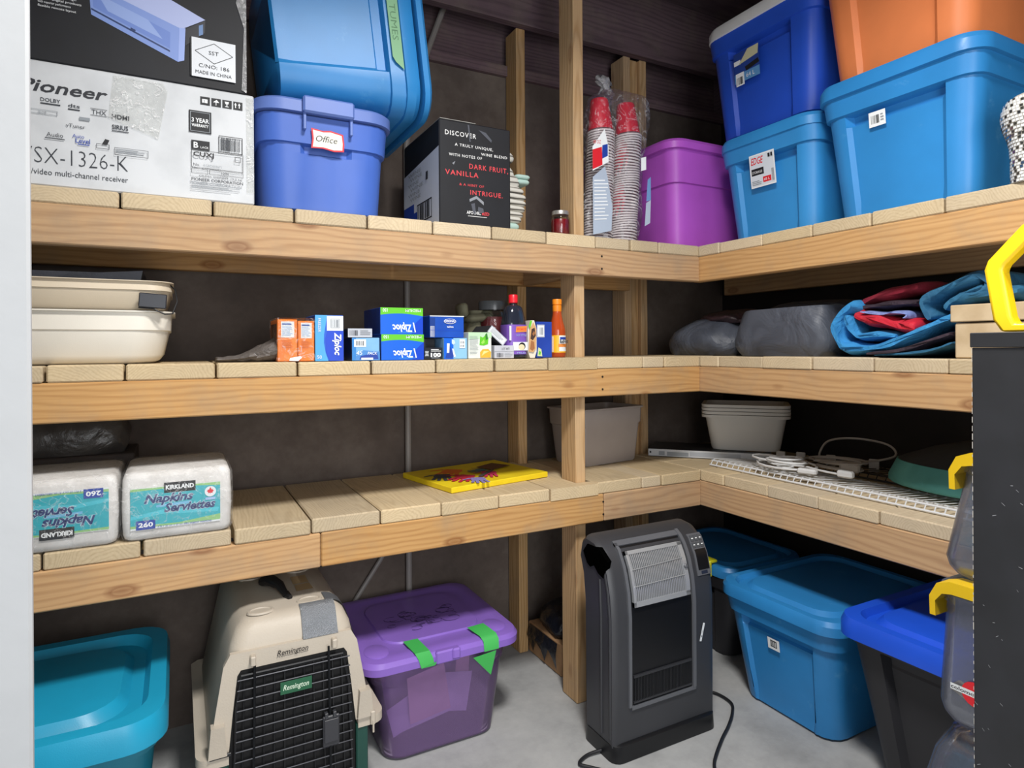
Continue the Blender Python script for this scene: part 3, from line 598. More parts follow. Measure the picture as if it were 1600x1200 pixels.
# jar by the post
GLASS = film('clear_glass', '#eef2f0', 0.06, 0.03, 4.0)
def jar(name, label, loc, r, h, fill, lidm, fillh=0.72):
    t = thing(name, label, 'jar', loc)
    mb = MB(); mb.lathe([(r * 0.9, 0.0), (r, 0.006), (r, h * 0.7), (r * 0.86, h * 0.82), (r * 0.82, h * 0.86)], 24); obj('glass', mb, GLASS, t)
    mb = MB(); mb.lathe([(r * 0.86, 0.003), (r * 0.95, 0.008), (r * 0.95, h * fillh * 0.9), (r * 0.9, h * fillh)], 20); obj('contents', mb, fill, t)
    mb = MB(); mb.lathe([(r * 0.86, h * 0.84), (r * 0.9, h * 0.845), (r * 0.9, h * 0.97), (r * 0.86, h)], 24); obj('lid', mb, lidm, t)
    return t
jar('preserve_jar', 'small jar of red preserve with silver lid beside the front post', (-0.552, 0.06, Z0 + 0.001), 0.031, 0.082, plain('red_preserve', '#8c1622', 0.3), plain('tin_lid', '#b9b6b0', 0.35, 0.7), 0.66)

# ------------------------------------------------------------------ bag of red cups
CUPR = plastic('red_cup_plastic', '#d8203a', 0.3, 0.03); CUPW = plain('cup_white_rim', '#dcd3d2', 0.45); CUPD = plain('cup_gap_shade', '#5d3a42', 0.6)  # last one: dark band painting in the shaded gap between nested rims
def cup_mesh():
    mb = MB()
    mb.lathe([(0.0015, 0.118), (0.028, 0.118), (0.031, 0.113), (0.0437, 0.012)], 18, mi=0, cap0=False, cap1=False)
    mb.lathe([(0.0437, 0.012), (0.0447, 0.0066)], 18, mi=2, cap0=False, cap1=False); mb.lathe([(0.0447, 0.0066), (0.0482, 0.0062), (0.0495, 0.0045), (0.0495, 0.0015), (0.048, 0.0)], 18, mi=1, cap0=False, cap1=False)
    return mb
def cup_stack(n, x, y, z0, ztop, lean, label, group):
    first = None; pitch = (ztop - 0.118 - z0) / (n - 1)
    for k in range(n):
        if first is None: o = obj('plastic_cup', cup_mesh(), [CUPR, CUPW, CUPD], None, sharp=50); first = o
        else: o = first.copy(); COL.objects.link(o)
        z = z0 + pitch * k; o.location = (x + lean * (z - z0), y, z); o.rotation_euler = (0, lean, k * 0.4)
        tag(o, label, 'cup', group)
def top_cup(label): [o for o in COL.objects if o.name.startswith('plastic_cup')][-1]['label'] = label
cup_stack(40, -0.282, 0.082, Z0 + 0.006, 2.022, 0.07, 'upside-down red cup nested in the right stack inside the clear bag', 'cups in the right stack'); top_cup('topmost red cup of the right stack, showing its whole red side')
cup_stack(40, -0.386, 0.086, Z0 + 0.006, 2.020, 0.045, 'upside-down red cup nested in the left stack inside the clear bag', 'cups in the left stack'); top_cup('topmost red cup of the left stack, nearest the front post')
BAGM = film('clear_bag_film', '#fbfbfd', 0.02, 0.10, 34.0, 0.02, '#f4f6fb', 0.4, 0.28)
bag = thing('plastic_bag', 'clear plastic bag wrapped around two stacks of red cups', 'bag', (-0.328, 0.085, Z0 + 0.001))
mb = MB(); rings = []; rb = random.Random(12)
for k in range(26):
    f = k / 25; z = 0.001 + 0.505 * f
    hx = 0.116 + 0.012 * math.sin(f * 9) - (0.02 * max(0, (f - 0.8) / 0.2) ** 2); hy = 0.057 + 0.004 * math.sin(f * 13 + 1)
    r = []
    for j in range(40):
        a = 2 * PI * j / 40; c, s_ = math.cos(a), math.sin(a); e = 0.55
        wob = 1 + 0.035 * math.sin(5 * a + 9 * f) * math.sin(17 * f) + rb.uniform(-0.012, 0.012)
        r.append((0.06 * (f - 0.5) + (0.006) + hx * wob * math.copysign(abs(c) ** e, c), hy * wob * math.copysign(abs(s_) ** e, s_), z))
    rings.append(r)
for z, s_ in ((0.515, 0.8), (0.522, 0.45)): rings.append([(0.03 + (p[0] - 0.03) * s_, p[1] * s_, z) for p in rings[25]])
mb.loft(rings, True, True); obj('film', mb, BAGM, bag, sharp=80)
mb = MB(); rings = []
for k in range(9):
    f = k / 8; rr = (0.03, 0.02, 0.017, 0.02, 0.024, 0.028, 0.029, 0.024, 0.012)[k]
    rings.append([(-0.012 - 0.028 * f + rr * math.cos(2 * PI * j / 16) * (1 + 0.4 * rb.uniform(-1, 1)), rr * 0.7 * math.sin(2 * PI * j / 16) * (1 + 0.4 * rb.uniform(-1, 1)), 0.515 + 0.055 * f + 0.006 * rb.uniform(-1, 1)) for j in range(16)])
mb.loft(rings); obj('gathered_top', mb, film('bag_knot', '#dde1e8', 0.2, 0.15, 60, 0.22), bag, sharp=80)
d = Decal((-0.105, -0.064, 0.0), (1, 0, 0.12), (0, 0.0, 1), 0.004); SLV = plain('print_silver', '#b9c2cd', 0.35)
d.poly([(-0.02, 0.30), (0.03, 0.36), (0.045, 0.30), (0.045, 0.25), (-0.02, 0.22)], WHT); d.poly([(0.018, 0.26), (0.042, 0.27), (0.042, 0.31), (0.02, 0.305)], INKB); d.poly([(-0.02, 0.225), (0.02, 0.24), (0.018, 0.30), (-0.02, 0.29)], RED); d.text('18 OZ', -0.016, 0.31, 0.012, RED, w=0.03)
d.poly([(-0.02, 0.01), (0.055, 0.02), (0.06, 0.1), (0.04, 0.2), (0.03, 0.235), (-0.02, 0.2)], plain('bag_print_pale', '#aab6c6', 0.4)); d.lines(-0.015, 0.05, 0.045, 0.19, 12, WHT, 0.3); d.build('printed_panel', bag); d = Decal((-0.105, -0.064, 0.0), (1, 0, 0.12), (0, 0.0, 1), 0.004)
d.poly([(0.184, 0.22), (0.206, 0.225), (0.206, 0.27), (0.184, 0.265)], WHT); d.poly([(0.198, 0.03), (0.222, 0.04), (0.226, 0.12), (0.205, 0.11)], plain('bag_print_pale', '#aab6c6', 0.4)); d.poly([(0.206, 0.115), (0.226, 0.12), (0.226, 0.2), (0.212, 0.19)], plain('bag_print_blue', '#6d93c0', 0.4))
d.build('printed_panel', bag)

# mosaic figure at the right edge of the top shelf
mf = thing('mosaic_sculpture', 'mirror mosaic torso sculpture beside the large bright blue tote at frame edge', 'sculpture', (0.035, -0.995, Z0 + 0.001))
prof = [(0.048, 0.0), (0.048, 0.05), (0.05, 0.09), (0.056, 0.115), (0.066, 0.145), (0.068, 0.17), (0.06, 0.195), (0.042, 0.212), (0.018, 0.222)]
prof = [(r * 0.92, z * 0.92) for r, z in prof]
mb = MB(); mb.lathe(prof, 24); obj('body', mb, plain('grout', '#b9b3a8', 0.8), mf, sharp=60)
mb = MB(); rt = random.Random(5)
for i in range(26):
    z = 0.004 + 0.0072 * i
    for k in range(len(prof) - 1):
        if prof[k][1] <= z <= prof[k + 1][1]:
            f = (z - prof[k][1]) / (prof[k + 1][1] - prof[k][1]); r = prof[k][0] + f * (prof[k + 1][0] - prof[k][0]); break
    n = max(6, int(2 * PI * r / 0.0075)); h = 0.0028
    for j in range(n):
        a = 2 * PI * (j + 0.3 * (i % 2)) / n; w_ = 0.0031
        c = Vector((r * math.cos(a), r * math.sin(a), z)); tg = Vector((-math.sin(a), math.cos(a), 0)); nn = Vector((math.cos(a), math.sin(a), 0)) * 0.0012
        mb.add([tuple(c + nn + tg * sx * w_ + Vector((0, 0, sz * h))) for sx, sz in ((-1, -1), (1, -1), (1, 1), (-1, 1))], [(0, 1, 2, 3)], rt.choice((0, 0, 0, 0, 0, 1, 2)))
o = obj('mosaic_tiles', mb, [plain('tile_white', '#dfe2e2', 0.2), plain('tile_mirror', '#8c9298', 0.12, 0.9), plain('tile_dark', '#3b3a36', 0.2)], mf, sharp=0, recalc=False); o['kind'] = 'stuff'

# ------------------------------------------------------------------ middle shelf, back wing
ZM = Z1 + 0.001
def basin(name, label, x0, x1, y0, y1, z, h, mat, r=0.07, taper=0.9, step=0.62, rim=0.008):
    t = thing(name, label, 'basin', ((x0 + x1) / 2, (y0 + y1) / 2, z)); hx, hy = (x1 - x0) / 2, (y1 - y0) / 2
    R = []
    for f, s_, o in ((0.0, taper - 0.10, 0), (0.05, taper - 0.045, 0), (0.16, taper, 0), (step, taper + 0.055, 0), (step + 0.02, taper + 0.075, 0), (0.97, 0.985, 0), (0.975, 0.985, rim), (1.0, 0.985, rim), (1.0, 0.985, -0.006), (0.3, taper - 0.02, -0.006)):
        R.append(rrect(hx * s_ + o, hy * s_ + o, r, h * f, 7))
    mb = MB(); mb.loft(R, True, True); obj('body', mb, mat, t, sharp=40); return t
CREAM = plastic('cream_enamel', '#e3ddd0', 0.4, 0.04); BEIGE = plastic('beige_plastic', '#cdbfa8', 0.5, 0.04)
basin('wash_basin', 'off-white rounded basin at the bottom of its stack on the middle shelf', -2.12, -1.672, 0.015, 0.40, ZM, 0.124, CREAM)
basin('wash_basin', 'beige plastic tub stacked on the off-white basin', -2.12, -1.675, 0.02, 0.39, ZM + 0.117, 0.078, BEIGE, r=0.05, taper=0.93, step=0.7)
mb = MB(); mb.prism([(-2.1, 0), (-1.9, 0.0), (-1.74, 0.0), (-1.735, 0.024), (-1.82, 0.016), (-2.1, 0.014)], 'Y', 0.04, 0.33)
tag(obj('laptop_sleeve', mb, fabric('charcoal_sleeve', '#2c2f37', '#1d1f25'), None, (0, 0, ZM + 0.196)), 'flat charcoal sleeve lying on top of the beige plastic tub', 'sleeve')
ad = thing('power_adapter', 'small black power adapter hanging on the beige tub with thin cord', 'adapter', (-1.713, 0.008, ZM + 0.148))
mb = MB(); mb.box(-0.029, -0.008, -0.018, 0.028, 0.004, 0.016, 0.002, M4=Matrix.Rotation(0.07, 4, 'Y')); obj('body', mb, plastic('adapter_black', '#22242c', 0.4), ad)
mb = MB(); mb.tube([(-0.03, -0.003, -0.017), (0.0, -0.003, -0.019), (0.012, -0.004, -0.026), (0.024, -0.002, -0.032), (0.04, 0.004, -0.03), (0.05, 0.03, 0.0), (0.046, 0.05, 0.03), (0.03, 0.09, 0.05)], 0.0018, 6); obj('cord', mb, plain('cord_black', '#191a1e', 0.5), ad)

# crumpled clear bag, left of the orange boxes
t = thing('plastic_bag', 'crumpled translucent plastic bag lying left of the orange boxes', 'bag', (-1.46, 0.10, ZM))
mb = MB(); rr = random.Random(9); R = []
for k in range(12):
    f = k / 11; x = -0.115 + 0.165 * f; h = 0.012 + 0.075 * f ** 2.2; w = 0.05 + 0.03 * f
    R.append([(x + rr.uniform(-.004, .004), w * math.cos(a) * rr.uniform(0.85, 1.1), max(0.0, h * 0.5 + h * 0.55 * math.sin(a) * rr.uniform(0.8, 1.15))) for a in [2 * PI * j / 18 for j in range(18)]])
mb.loft(R); obj('film', mb, film('grey_crumpled_film', '#b9b3ae', 0.05, 0.25, 40, 0.5, '#948c87', 0.3), t, sharp=20)

def pbox(name, label, x0, x1, z0, z1, mat, depth=0.12, y=0.02, group=None, cat='box', rot=0.0):
    t = carton(name, label, cat, x0, y, z0, x1, y + depth, z1, mat, 0.0015, group, None, rot)
    return t, Decal((-(x1 - x0) / 2, -depth / 2, 0), (1, 0, 0), (0, 0, 1)), x1 - x0, z1 - z0
O_BOX = card('orange_box_board', '#ee8320', '#e2761a', 0.4); LBL = plain('label_white', '#dfe3e6', 0.5); PALEB = plain('print_pale_blue', '#9fbbe0', 0.5); ORD = plain('print_burnt_orange', '#c05a12', 0.5)
for (x0, x1, zt, lab, sd) in ((-1.436, -1.387, 1.246, 'orange food box with white panel, left one of the shrink-wrapped pair', 3), (-1.3855, -1.344, 1.243, 'orange food box with white panel, right one of the shrink-wrapped pair', 8)):
    t, d, w, h = pbox('orange_box', lab, x0, x1, ZM, zt, O_BOX, 0.13, group=None)
    d.rect(w * 0.18, h * 0.57, w * 0.84, h * 0.95, LBL); d.lines(w * 0.23, h * 0.6, w * 0.78, h * 0.92, 9, PALEB, 0.4, sd); d.rect(w * 0.23, h * 0.88, w * 0.7, h * 0.9, INKB)
    d.lines(w * 0.2, h * 0.3, w * 0.8, h * 0.5, 5, ORD, 0.3, sd); d.build('printing', t)
    if sd == 3:
        mb = MB(); mb.box(-w / 2 - 0.003, -0.068, 0.0, w / 2 + 0.047, 0.068, h + 0.004, 0.004); obj('shrink_wrap', mb, film('shrink_wrap', '#fffdfa', 0.02, 0.12, 45, 0.0, '#ffffff', 0.35, 0.35), t)
        d = Decal((-w / 2, -0.065, 0), (1, 0, 0), (0, 0, 1), 0.005); d.poly([(0.028, 0.002), (0.05, 0.001), (0.06, 0.010), (0.056, 0.014), (0.03, 0.009)], WHT); d.build('torn_flap', t)
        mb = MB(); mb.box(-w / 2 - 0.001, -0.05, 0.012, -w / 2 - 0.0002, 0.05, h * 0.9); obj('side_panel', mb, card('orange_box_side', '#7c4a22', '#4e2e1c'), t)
ZB = card('bag_box_blue', '#1b5fd0', '#1557c6', 0.35); ZCY = plain('print_sky', '#49a2e4', 0.4); ZG = plain('print_green', '#63c22c', 0.4); ZDK = plain('print_deep_blue', '#0e43c4', 0.35)
t, d, w, h = pbox('bag_box', 'upright blue and sky freezer bag box beside the orange boxes', -1.342, -1.268, ZM, 1.259, ZB, 0.14)
d.poly([(0, 0), (w * 0.46, 0), (w * 0.36, h * 0.18), (w * 0.3, h * 0.4), (w * 0.31, h * 0.58), (w * 0.42, h), (0, h)], ZCY)
d.poly([(w * 0.5, 0), (w, 0), (w, h * 0.66), (w * 0.42, h * 0.66), (w * 0.35, h * 0.5), (w * 0.38, h * 0.2)], ZDK)
d.rect(w * 0.41, h * 0.66, w * 0.99, h * 0.985, LBL); d.frame(w * 0.54, h * 0.72, w * 0.86, h * 0.92, 0.0012, GRY); d.barcode(w * 0.56, h * 0.74, w * 0.84, h * 0.9, GRY, 8)
d.text('Ziploc', w * 0.68, h * 0.62, 0.017, WHT, w=h * 0.5, shear=0.25, bold=0.03, rot=-PI / 2); d.text('FREEZER', w * 0.1, h * 0.93, 0.007, LBL, w=h * 0.3, rot=-PI / 2); d.text('50', w * 0.06, h * 0.05, 0.009, LBL); d.build('printing', t)
# light blue box and grey-label box on it
LB = card('light_blue_board', '#7fb4e0', '#76aad8', 0.4)
t, d, w, h = pbox('small_box', 'light blue box with barcode, navy left side, beside the freezer bag box', -1.245, -1.169, ZM, 1.199, LB, 0.14)
d.rect(0, 0, w * 0.14, h, plain('print_edge_blue', '#2f80c8', 0.4)); d.rect(w * 0.07, h * 0.6, w * 0.5, h * 0.93, LBL); d.barcode(w * 0.15, h * 0.66, w * 0.42, h * 0.86, BLK, 8, 6)
d.poly([(w * 0.14, h * 0.18), (w * 0.4, h * 0.45), (w, h * 0.38), (w, 0), (w * 0.1, 0)], plain('print_mid_blue', '#4a86c8', 0.4)); d.poly([(w * 0.3, h * 0.2), (w * 0.9, h * 0.34), (w * 0.95, 0.003), (w * 0.25, 0.003)], INKB); d.text('45', w * 0.14, h * 0.24, 0.012, WHT, shear=0.2); d.text('PACK', w * 0.55, h * 0.25, 0.008, WHT, w=w * 0.35, shear=0.2); d.rect(w * 0.32, h * 0.03, w * 0.75, h * 0.12, WHT); d.build('printing', t)
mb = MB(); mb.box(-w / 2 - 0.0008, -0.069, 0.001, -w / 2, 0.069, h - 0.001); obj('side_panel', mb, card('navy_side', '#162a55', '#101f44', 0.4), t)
t, d, w, h = pbox('small_box', 'flat dark box with grey printed end on the light blue box', -1.256, -1.190, 1.2002, 1.224, card('dark_flat_board', '#2a2b30'), 0.12)
d.rect(0, 0, w, h, plain('label_grey', '#b9bdc6', 0.5)); d.barcode(w * 0.06, h * 0.2, w * 0.42, h * 0.8, TX, 9); d.lines(w * 0.5, h * 0.2, w * 0.95, h * 0.8, 3, GRY); d.build('printing', t)
def zip_box(z0, z1, lab, dx=0.0):
    t, d, w, h = pbox('bag_box', lab, -1.166 + dx, -1.043 + dx, z0, z1, ZB, 0.17, y=0.014)
    d.rect(0, 0, w, h, plain('bag_box_front', '#1463d6', 0.35)); d.poly([(w * 0.72, 0), (w, 0), (w, h * 0.7), (w * 0.8, h * 0.4)], ZDK)
    arc = [(w * k / 10, h * (0.66 + 0.11 * math.sin(PI * (0.15 + 0.8 * k / 10)))) for k in range(11)]
    d.poly([(0, h)] + [(x, y + 0.001) for x, y in arc] + [(w, h)], ZG)
    d.text('Ziploc', w * 0.74, h * 0.36, h * 0.26, WHT, w=w * 0.47, shear=-0.25, bold=0.03, flip=True); d.text('MEDIUM', w * 0.94, h * 0.95, h * 0.10, LBL, w=w * 0.36, bold=0.01, flip=True); d.text('150', w * 0.16, h * 0.96, h * 0.12, LBL, w=w * 0.11, bold=0.02, flip=True)
    d.poly([(w * 0.8, h * 0.08), (w * 0.83, h * 0.08), (w * 0.78, h * 0.45), (w * 0.75, h * 0.45)], LBL); d.rect(w * 0.4, h * 0.07, w * 0.8, h * 0.085, plain('print_sky', '#49a2e4', 0.4)); d.build('printing', t)
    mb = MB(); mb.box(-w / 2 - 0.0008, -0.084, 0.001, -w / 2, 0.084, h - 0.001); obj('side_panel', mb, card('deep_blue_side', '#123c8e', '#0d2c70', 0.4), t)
zip_box(ZM, 1.2085, 'blue and green sandwich bag box, upside down, lower of the stacked pair'); zip_box(1.2087, 1.283, 'blue and green sandwich bag box, upside down, upper of the stacked pair', -0.002)
# blue lidded box, black box, and blue pack under it
CB = card('cobalt_board', '#1c51b4', '#1848a8', 0.35)
t, d, w, h = pbox('medicine_box', 'cobalt blue box with white oval title resting on black and pale blue boxes', -1.018, -0.911, 1.200, 1.264, CB, 0.13, y=0.03)
d.rect(0, h * 0.96, w, h, LBL); d.rect(0, 0, w * 0.15, h * 0.9, plain('print_shade_blue', '#143a86', 0.4)); d.rect(0.001, h * 0.04, w * 0.13, h * 0.52, plain('label_grey', '#b9bdc6', 0.5)); d.barcode(0.002, h * 0.06, w * 0.12, h * 0.5, INKB, 6)
ov = [(w * 0.58 + w * 0.18 * math.cos(2 * PI * k / 20), h * 0.75 + h * 0.12 * math.sin(2 * PI * k / 20)) for k in range(20)]; d.poly(ov, LBL); d.poly([(w * 0.58 + (x - w * 0.58) * 0.9, h * 0.75 + (y - h * 0.75) * 0.85) for x, y in ov], INKB)
d.text('ORIGINAL', w * 0.43, h * 0.71, h * 0.10, WHT, w=w * 0.3, bold=0.02); d.text('tablets', w * 0.49, h * 0.46, h * 0.08, WHT, w=w * 0.19, bold=0.02); d.rect(0, h * 0.34, w, h * 0.35, ZDK); d.build('printing', t)
t, d, w, h = pbox('battery_box', 'black box with white bold hundred lettering beneath the cobalt box', -1.040, -0.984, ZM, 1.171, card('black_board', '#1d2028', '#181b22', 0.4), 0.05)
d.text('100', w * 0.36, h * 0.22, h * 0.32, WHT, w=w * 0.56, bold=0.05, flip=False); d.lines(w * 0.38, h * 0.62, w * 0.95, h * 0.85, 2, WHT, 0.5); d.lines(w * 0.4, h * 0.04, w * 0.9, h * 0.17, 2, GRY, 0.4); d.text('XX', w * 0.05, h * 0.3, h * 0.4, LBL, w=w * 0.2, bold=0.03); d.build('printing', t)
t, d, w, h = pbox('small_box', 'dark plain box behind the black hundred box', -1.035, -0.985, ZM, 1.198, card('dark_flat_board', '#2a2b30'), 0.10, y=0.075)
t, d, w, h = pbox('small_box', 'pale blue box with small white barcode beside the green and yellow food box', -0.979, -0.905, ZM, 1.1985, card('pale_blue_board', '#8cc0e6', '#84b8e0', 0.4), 0.13)
d.rect(0, 0, w * 0.4, h, plain('bag_box_front', '#1463d6', 0.35)); d.poly([(w * 0.06, h * 0.04), (w * 0.2, h * 0.75), (w * 0.42, h * 0.2), (w * 0.36, h * 0.04)], INKB); d.poly([(w * 0.12, h * 0.3), (w * 0.22, h * 0.3), (w * 0.24, h * 0.75), (w * 0.13, h * 0.75)], WHT); d.poly([(w * 0.42, h * 0.1), (w * 0.5, h * 0.12), (w * 0.4, h * 0.5), (w * 0.34, h * 0.5)], WHT)
d.poly([(w * 0.33, h * 0.95), (w * 0.44, h * 0.9), (w * 0.48, h * 0.75), (w * 0.4, h * 0.68), (w * 0.33, h * 0.75)], plain('print_drop', '#c5dcef', 0.5)); d.rect(w * 0.66, h * 0.52, w * 0.9, h * 0.95, LBL); d.barcode(w * 0.7, h * 0.58, w * 0.87, h * 0.68, BLK, 4); d.barcode(w * 0.7, h * 0.75, w * 0.87, h * 0.85, BLK, 4); d.build('printing', t)
# food box green and yellow
t, d, w, h = pbox('food_box', 'white food box with green leaf and yellow noodle pictures', -0.901, -0.825, ZM, 1.216, card('white_food_board', '#dfe4dc', '#d6dcd4', 0.45), 0.10)
d.poly([(0, h * 0.72), (w, h * 0.8), (w, h), (0, h)], plain('print_pale_green', '#b9d8b4', 0.5)); d.poly([(w * 0.47, h * 0.52), (w * 0.5, h * 0.85), (w * 0.62, h * 0.8), (w * 0.75, h * 0.92), (w * 0.86, h * 0.78), (w * 0.84, h * 0.55), (w * 0.65, h * 0.5)], ZG); d.poly([(w * 0.72, h * 0.92), (w * 0.8, h * 0.98), (w * 0.84, h * 0.75), (w * 0.74, h * 0.7)], plain('print_dark_green', '#2f7a24', 0.5)); d.poly([(w * 0.53, h * 0.6), (w * 0.66, h * 0.74), (w * 0.7, h * 0.62), (w * 0.6, h * 0.55)], plain('print_lime', '#9bd85e', 0.5))
d.poly([(w * 0.5, 0.003), (w * 0.49, h * 0.25), (w * 0.6, h * 0.36), (w * 0.85, h * 0.37), (w * 0.97, h * 0.25), (w * 0.96, 0.003)], plain('print_yellow', '#e3b13a', 0.5)); d.poly([(w * 0.55, h * 0.1), (w * 0.65, h * 0.3), (w * 0.9, h * 0.28), (w * 0.7, h * 0.2)], plain('print_straw', '#f2d98a', 0.5))
d.lines(w * 0.04, h * 0.15, w * 0.42, h * 0.85, 14, GRY, 0.25, 5); d.build('printing', t)
# olive canvas pouch behind
t = thing('canvas_pouch', 'olive green cloth pouch with folded flap behind the food box', 'pouch', (-0.775, 0.22, ZM)); FO = fabric('olive_cloth', '#8b876c', '#66634f', 0.5)
mb = MB(); mb.loft([rrect(0.062 - 0.022 * f, 0.05 - 0.012 * f, 0.025, 0.155 * f, 5, 0.004 * math.sin(9 * f)) for f in [k / 10 for k in range(11)]]); obj('body', mb, FO, t, sharp=60)
mb = MB(); mb.box(-0.045, -0.062, 0.118, 0.042, 0.03, 0.145, 0.011, M4=Matrix.Rotation(-0.1, 4, 'Y')); mb.box(-0.058, -0.05, 0.14, -0.036, 0.02, 0.185, 0.008, M4=Matrix.Rotation(-0.12, 4, 'Y')); obj('flap', mb, FO, t, sharp=60)
# dark box tipped against others + small grey box
t, d, w, h = pbox('small_box', 'small grey printed box with barcode below the tipped dark box', -0.815, -0.748, ZM, 1.1765, card('grey_print_board', '#c3c5cc', '#b9bbc3', 0.5), 0.11)
d.rect(0, h * 0.52, w, h * 0.54, GRY); d.barcode(w * 0.1, h * 0.1, w * 0.45, h * 0.42, TX, 10, 4); d.lines(w * 0.5, h * 0.1, w * 0.92, h * 0.42, 4, GRY, 0.35); d.text('LOT 4471', w * 0.35, h * 0.68, 0.006, TX, w=w * 0.4); d.build('printing', t)
t = thing('small_box', 'tipped dark box with white printed end lying on the grey box', 'box', (-0.802, 0.0845, 1.2065), (0, math.radians(40), 0))
mb = MB(); mb.box(-0.034, -0.058, -0.013, 0.034, 0.058, 0.013, 0.0015); obj('body', mb, card('dark_flat_board', '#2a2b30'), t)
d = Decal((-0.034, -0.058, -0.013), (1, 0, 0), (0, 0, 1)); d.rect(0, 0.001, 0.068, 0.025, plain('label_grey', '#b9bdc6', 0.5)); d.rect(0.003, 0.004, 0.065, 0.022, LBL); d.lines(0.006, 0.006, 0.06, 0.02, 4, GRY, 0.4); d.build('printing', t)
mb = MB(); mb.box(-0.045, -0.04, -0.035, 0.04, 0.05, 0.032, 0.0015)
tag(obj('small_box', mb, card('dark_flat_board', '#2a2b30'), None, (-0.84, 0.16, ZM + 0.036)), 'plain dark box standing behind the food box and tipped dark box', 'box')
jar('preserve_jar', 'tall glass jar of dark red contents behind the purple-label bottle', (-0.735, 0.19, ZM), 0.055, 0.186, plain('red_berries', '#6b1a22', 0.5), plain('clear_lid', '#55585a', 0.25), 0.72)
# soy bottle
bo = thing('sauce_bottle', 'tall dark sauce bottle with red cap and purple label', 'bottle', (-0.728, 0.062, ZM))
def sq(r, z, e=0.5, n=24): return [(r * math.copysign(abs(math.cos(2 * PI * j / n)) ** e, math.cos(2 * PI * j / n)), r * math.copysign(abs(math.sin(2 * PI * j / n)) ** e, math.sin(2 * PI * j / n)), z) for j in range(n)]
mb = MB(); mb.loft([sq(0.030, 0), sq(0.035, 0.004), sq(0.035, 0.104), sq(0.034, 0.112), sq(0.029, 0.140, 0.6), sq(0.0255, 0.158, 0.7), sq(0.020, 0.164, 0.85), sq(0.010, 0.167, 1), sq(0.009, 0.176, 1)]); obj('bottle', mb, plain('soy_glass', '#262a36', 0.1, 0, 0.8), bo, sharp=50)
mb = MB(); mb.lathe([(0.012, 0.172), (0.0145, 0.174), (0.0145, 0.196), (0.0125, 0.199)], 20); obj('cap', mb, plain('red_cap', '#e01f2d', 0.35), bo)
mb = MB(); mb.loft([sq(0.0356, 0.012), sq(0.0356, 0.104)], False, False); obj('label', mb, plain('label_purple', '#7b55b4', 0.45), bo, sharp=50)
d = Decal((-0.033, -0.0358, 0), (1, 0, 0), (0, 0, 1)); d.rect(0, 0.055, 0.007, 0.1, LBL); d.poly([(0.022, 0.08), (0.06, 0.082), (0.062, 0.1), (0.024, 0.098)], plain('label_orange', '#e2873a', 0.5)); d.text('VH SAUCE', 0.026, 0.086, 0.008, RED, w=0.033, bold=0.02); d.text('SOY STYLE', 0.024, 0.068, 0.006, PALEB, w=0.036); d.rect(0.012, 0.024, 0.064, 0.05, LBL); d.poly([(0.044 + 0.012 * math.cos(a), 0.037 + 0.012 * math.sin(a)) for a in [2 * PI * k / 14 for k in range(14)]], BLK); d.poly([(0.042 + 0.011 * math.cos(a), 0.034 + 0.009 * math.sin(a)) for a in [2 * PI * k / 14 for k in range(14)]], plain('print_noodle', '#e2d4ae', 0.5)); d.text('MILD', 0.026, 0.014, 0.005, PALEB, w=0.03); d.build('label_print', bo)
# cookie packet and blue box
t = thing('snack_packet', 'snack packet with brown biscuit pictures between the dark bottle and blue box', 'packet', (-0.679, 0.075, ZM))
mb = MB(); mb.loft([[(-0.014 * s_, -0.045, z), (0.014 * s_, -0.05, z), (0.014 * s_, 0.045, z), (-0.014 * s_, 0.05, z)] for z, s_ in ((0, 0.5), (0.02, 1), (0.09, 1), (0.118, 0.4))]); obj('packet', mb, plain('packet_cream', '#d8d0bf', 0.4), t, sharp=20)
d = Decal((-0.014, -0.0485, 0), (1, -0.17, 0), (0, 0, 1)); BR = plain('print_biscuit', '#9a6236', 0.5); CH = plain('print_chocolate', '#3a211a', 0.5)
d.poly([(0.0, 0.02), (0.004, 0.09), (0.016, 0.112), (0.026, 0.09), (0.024, 0.03), (0.016, 0.018)], plain('print_tan', '#c89a66', 0.5)); d.poly([(0.006, 0.06), (0.01, 0.09), (0.02, 0.095), (0.024, 0.07), (0.014, 0.055)], CH); d.poly([(0.004, 0.028), (0.008, 0.055), (0.018, 0.05), (0.02, 0.03), (0.012, 0.022)], BR); d.poly([(0.012, 0.075), (0.018, 0.085), (0.022, 0.078), (0.017, 0.068)], BR); d.poly([(-0.0, 0.1), (0.006, 0.118), (0.012, 0.116), (0.004, 0.09)], ZG); d.build('printing', t)
t, d, w, h = pbox('food_box', 'plain royal blue box with white barcode panel beside the hot sauce', -0.662, -0.605, ZM, 1.251, card('royal_board', '#2446a8', '#1f3f9c', 0.4), 0.08, y=0.03)
d.rect(-0.002 + 0.003, h * 0.57, w * 0.5, h * 0.92, plain('label_grey', '#b9bdc6', 0.5)); d.rect(0.004, h * 0.6, w * 0.47, h * 0.89, LBL); d.barcode(0.008, h * 0.64, w * 0.42, h * 0.84, GRY, 9); d.poly([(w * 0.02, h * 0.05), (w * 0.08, h * 0.29), (w * 0.28, h * 0.24), (w * 0.34, h * 0.04)], plain('print_pale_lime', '#c9d4a5', 0.5)); d.poly([(w * 0.1, h * 0.1), (w * 0.16, h * 0.2), (w * 0.25, h * 0.16), (w * 0.22, h * 0.08)], ZG); d.build('printing', t)
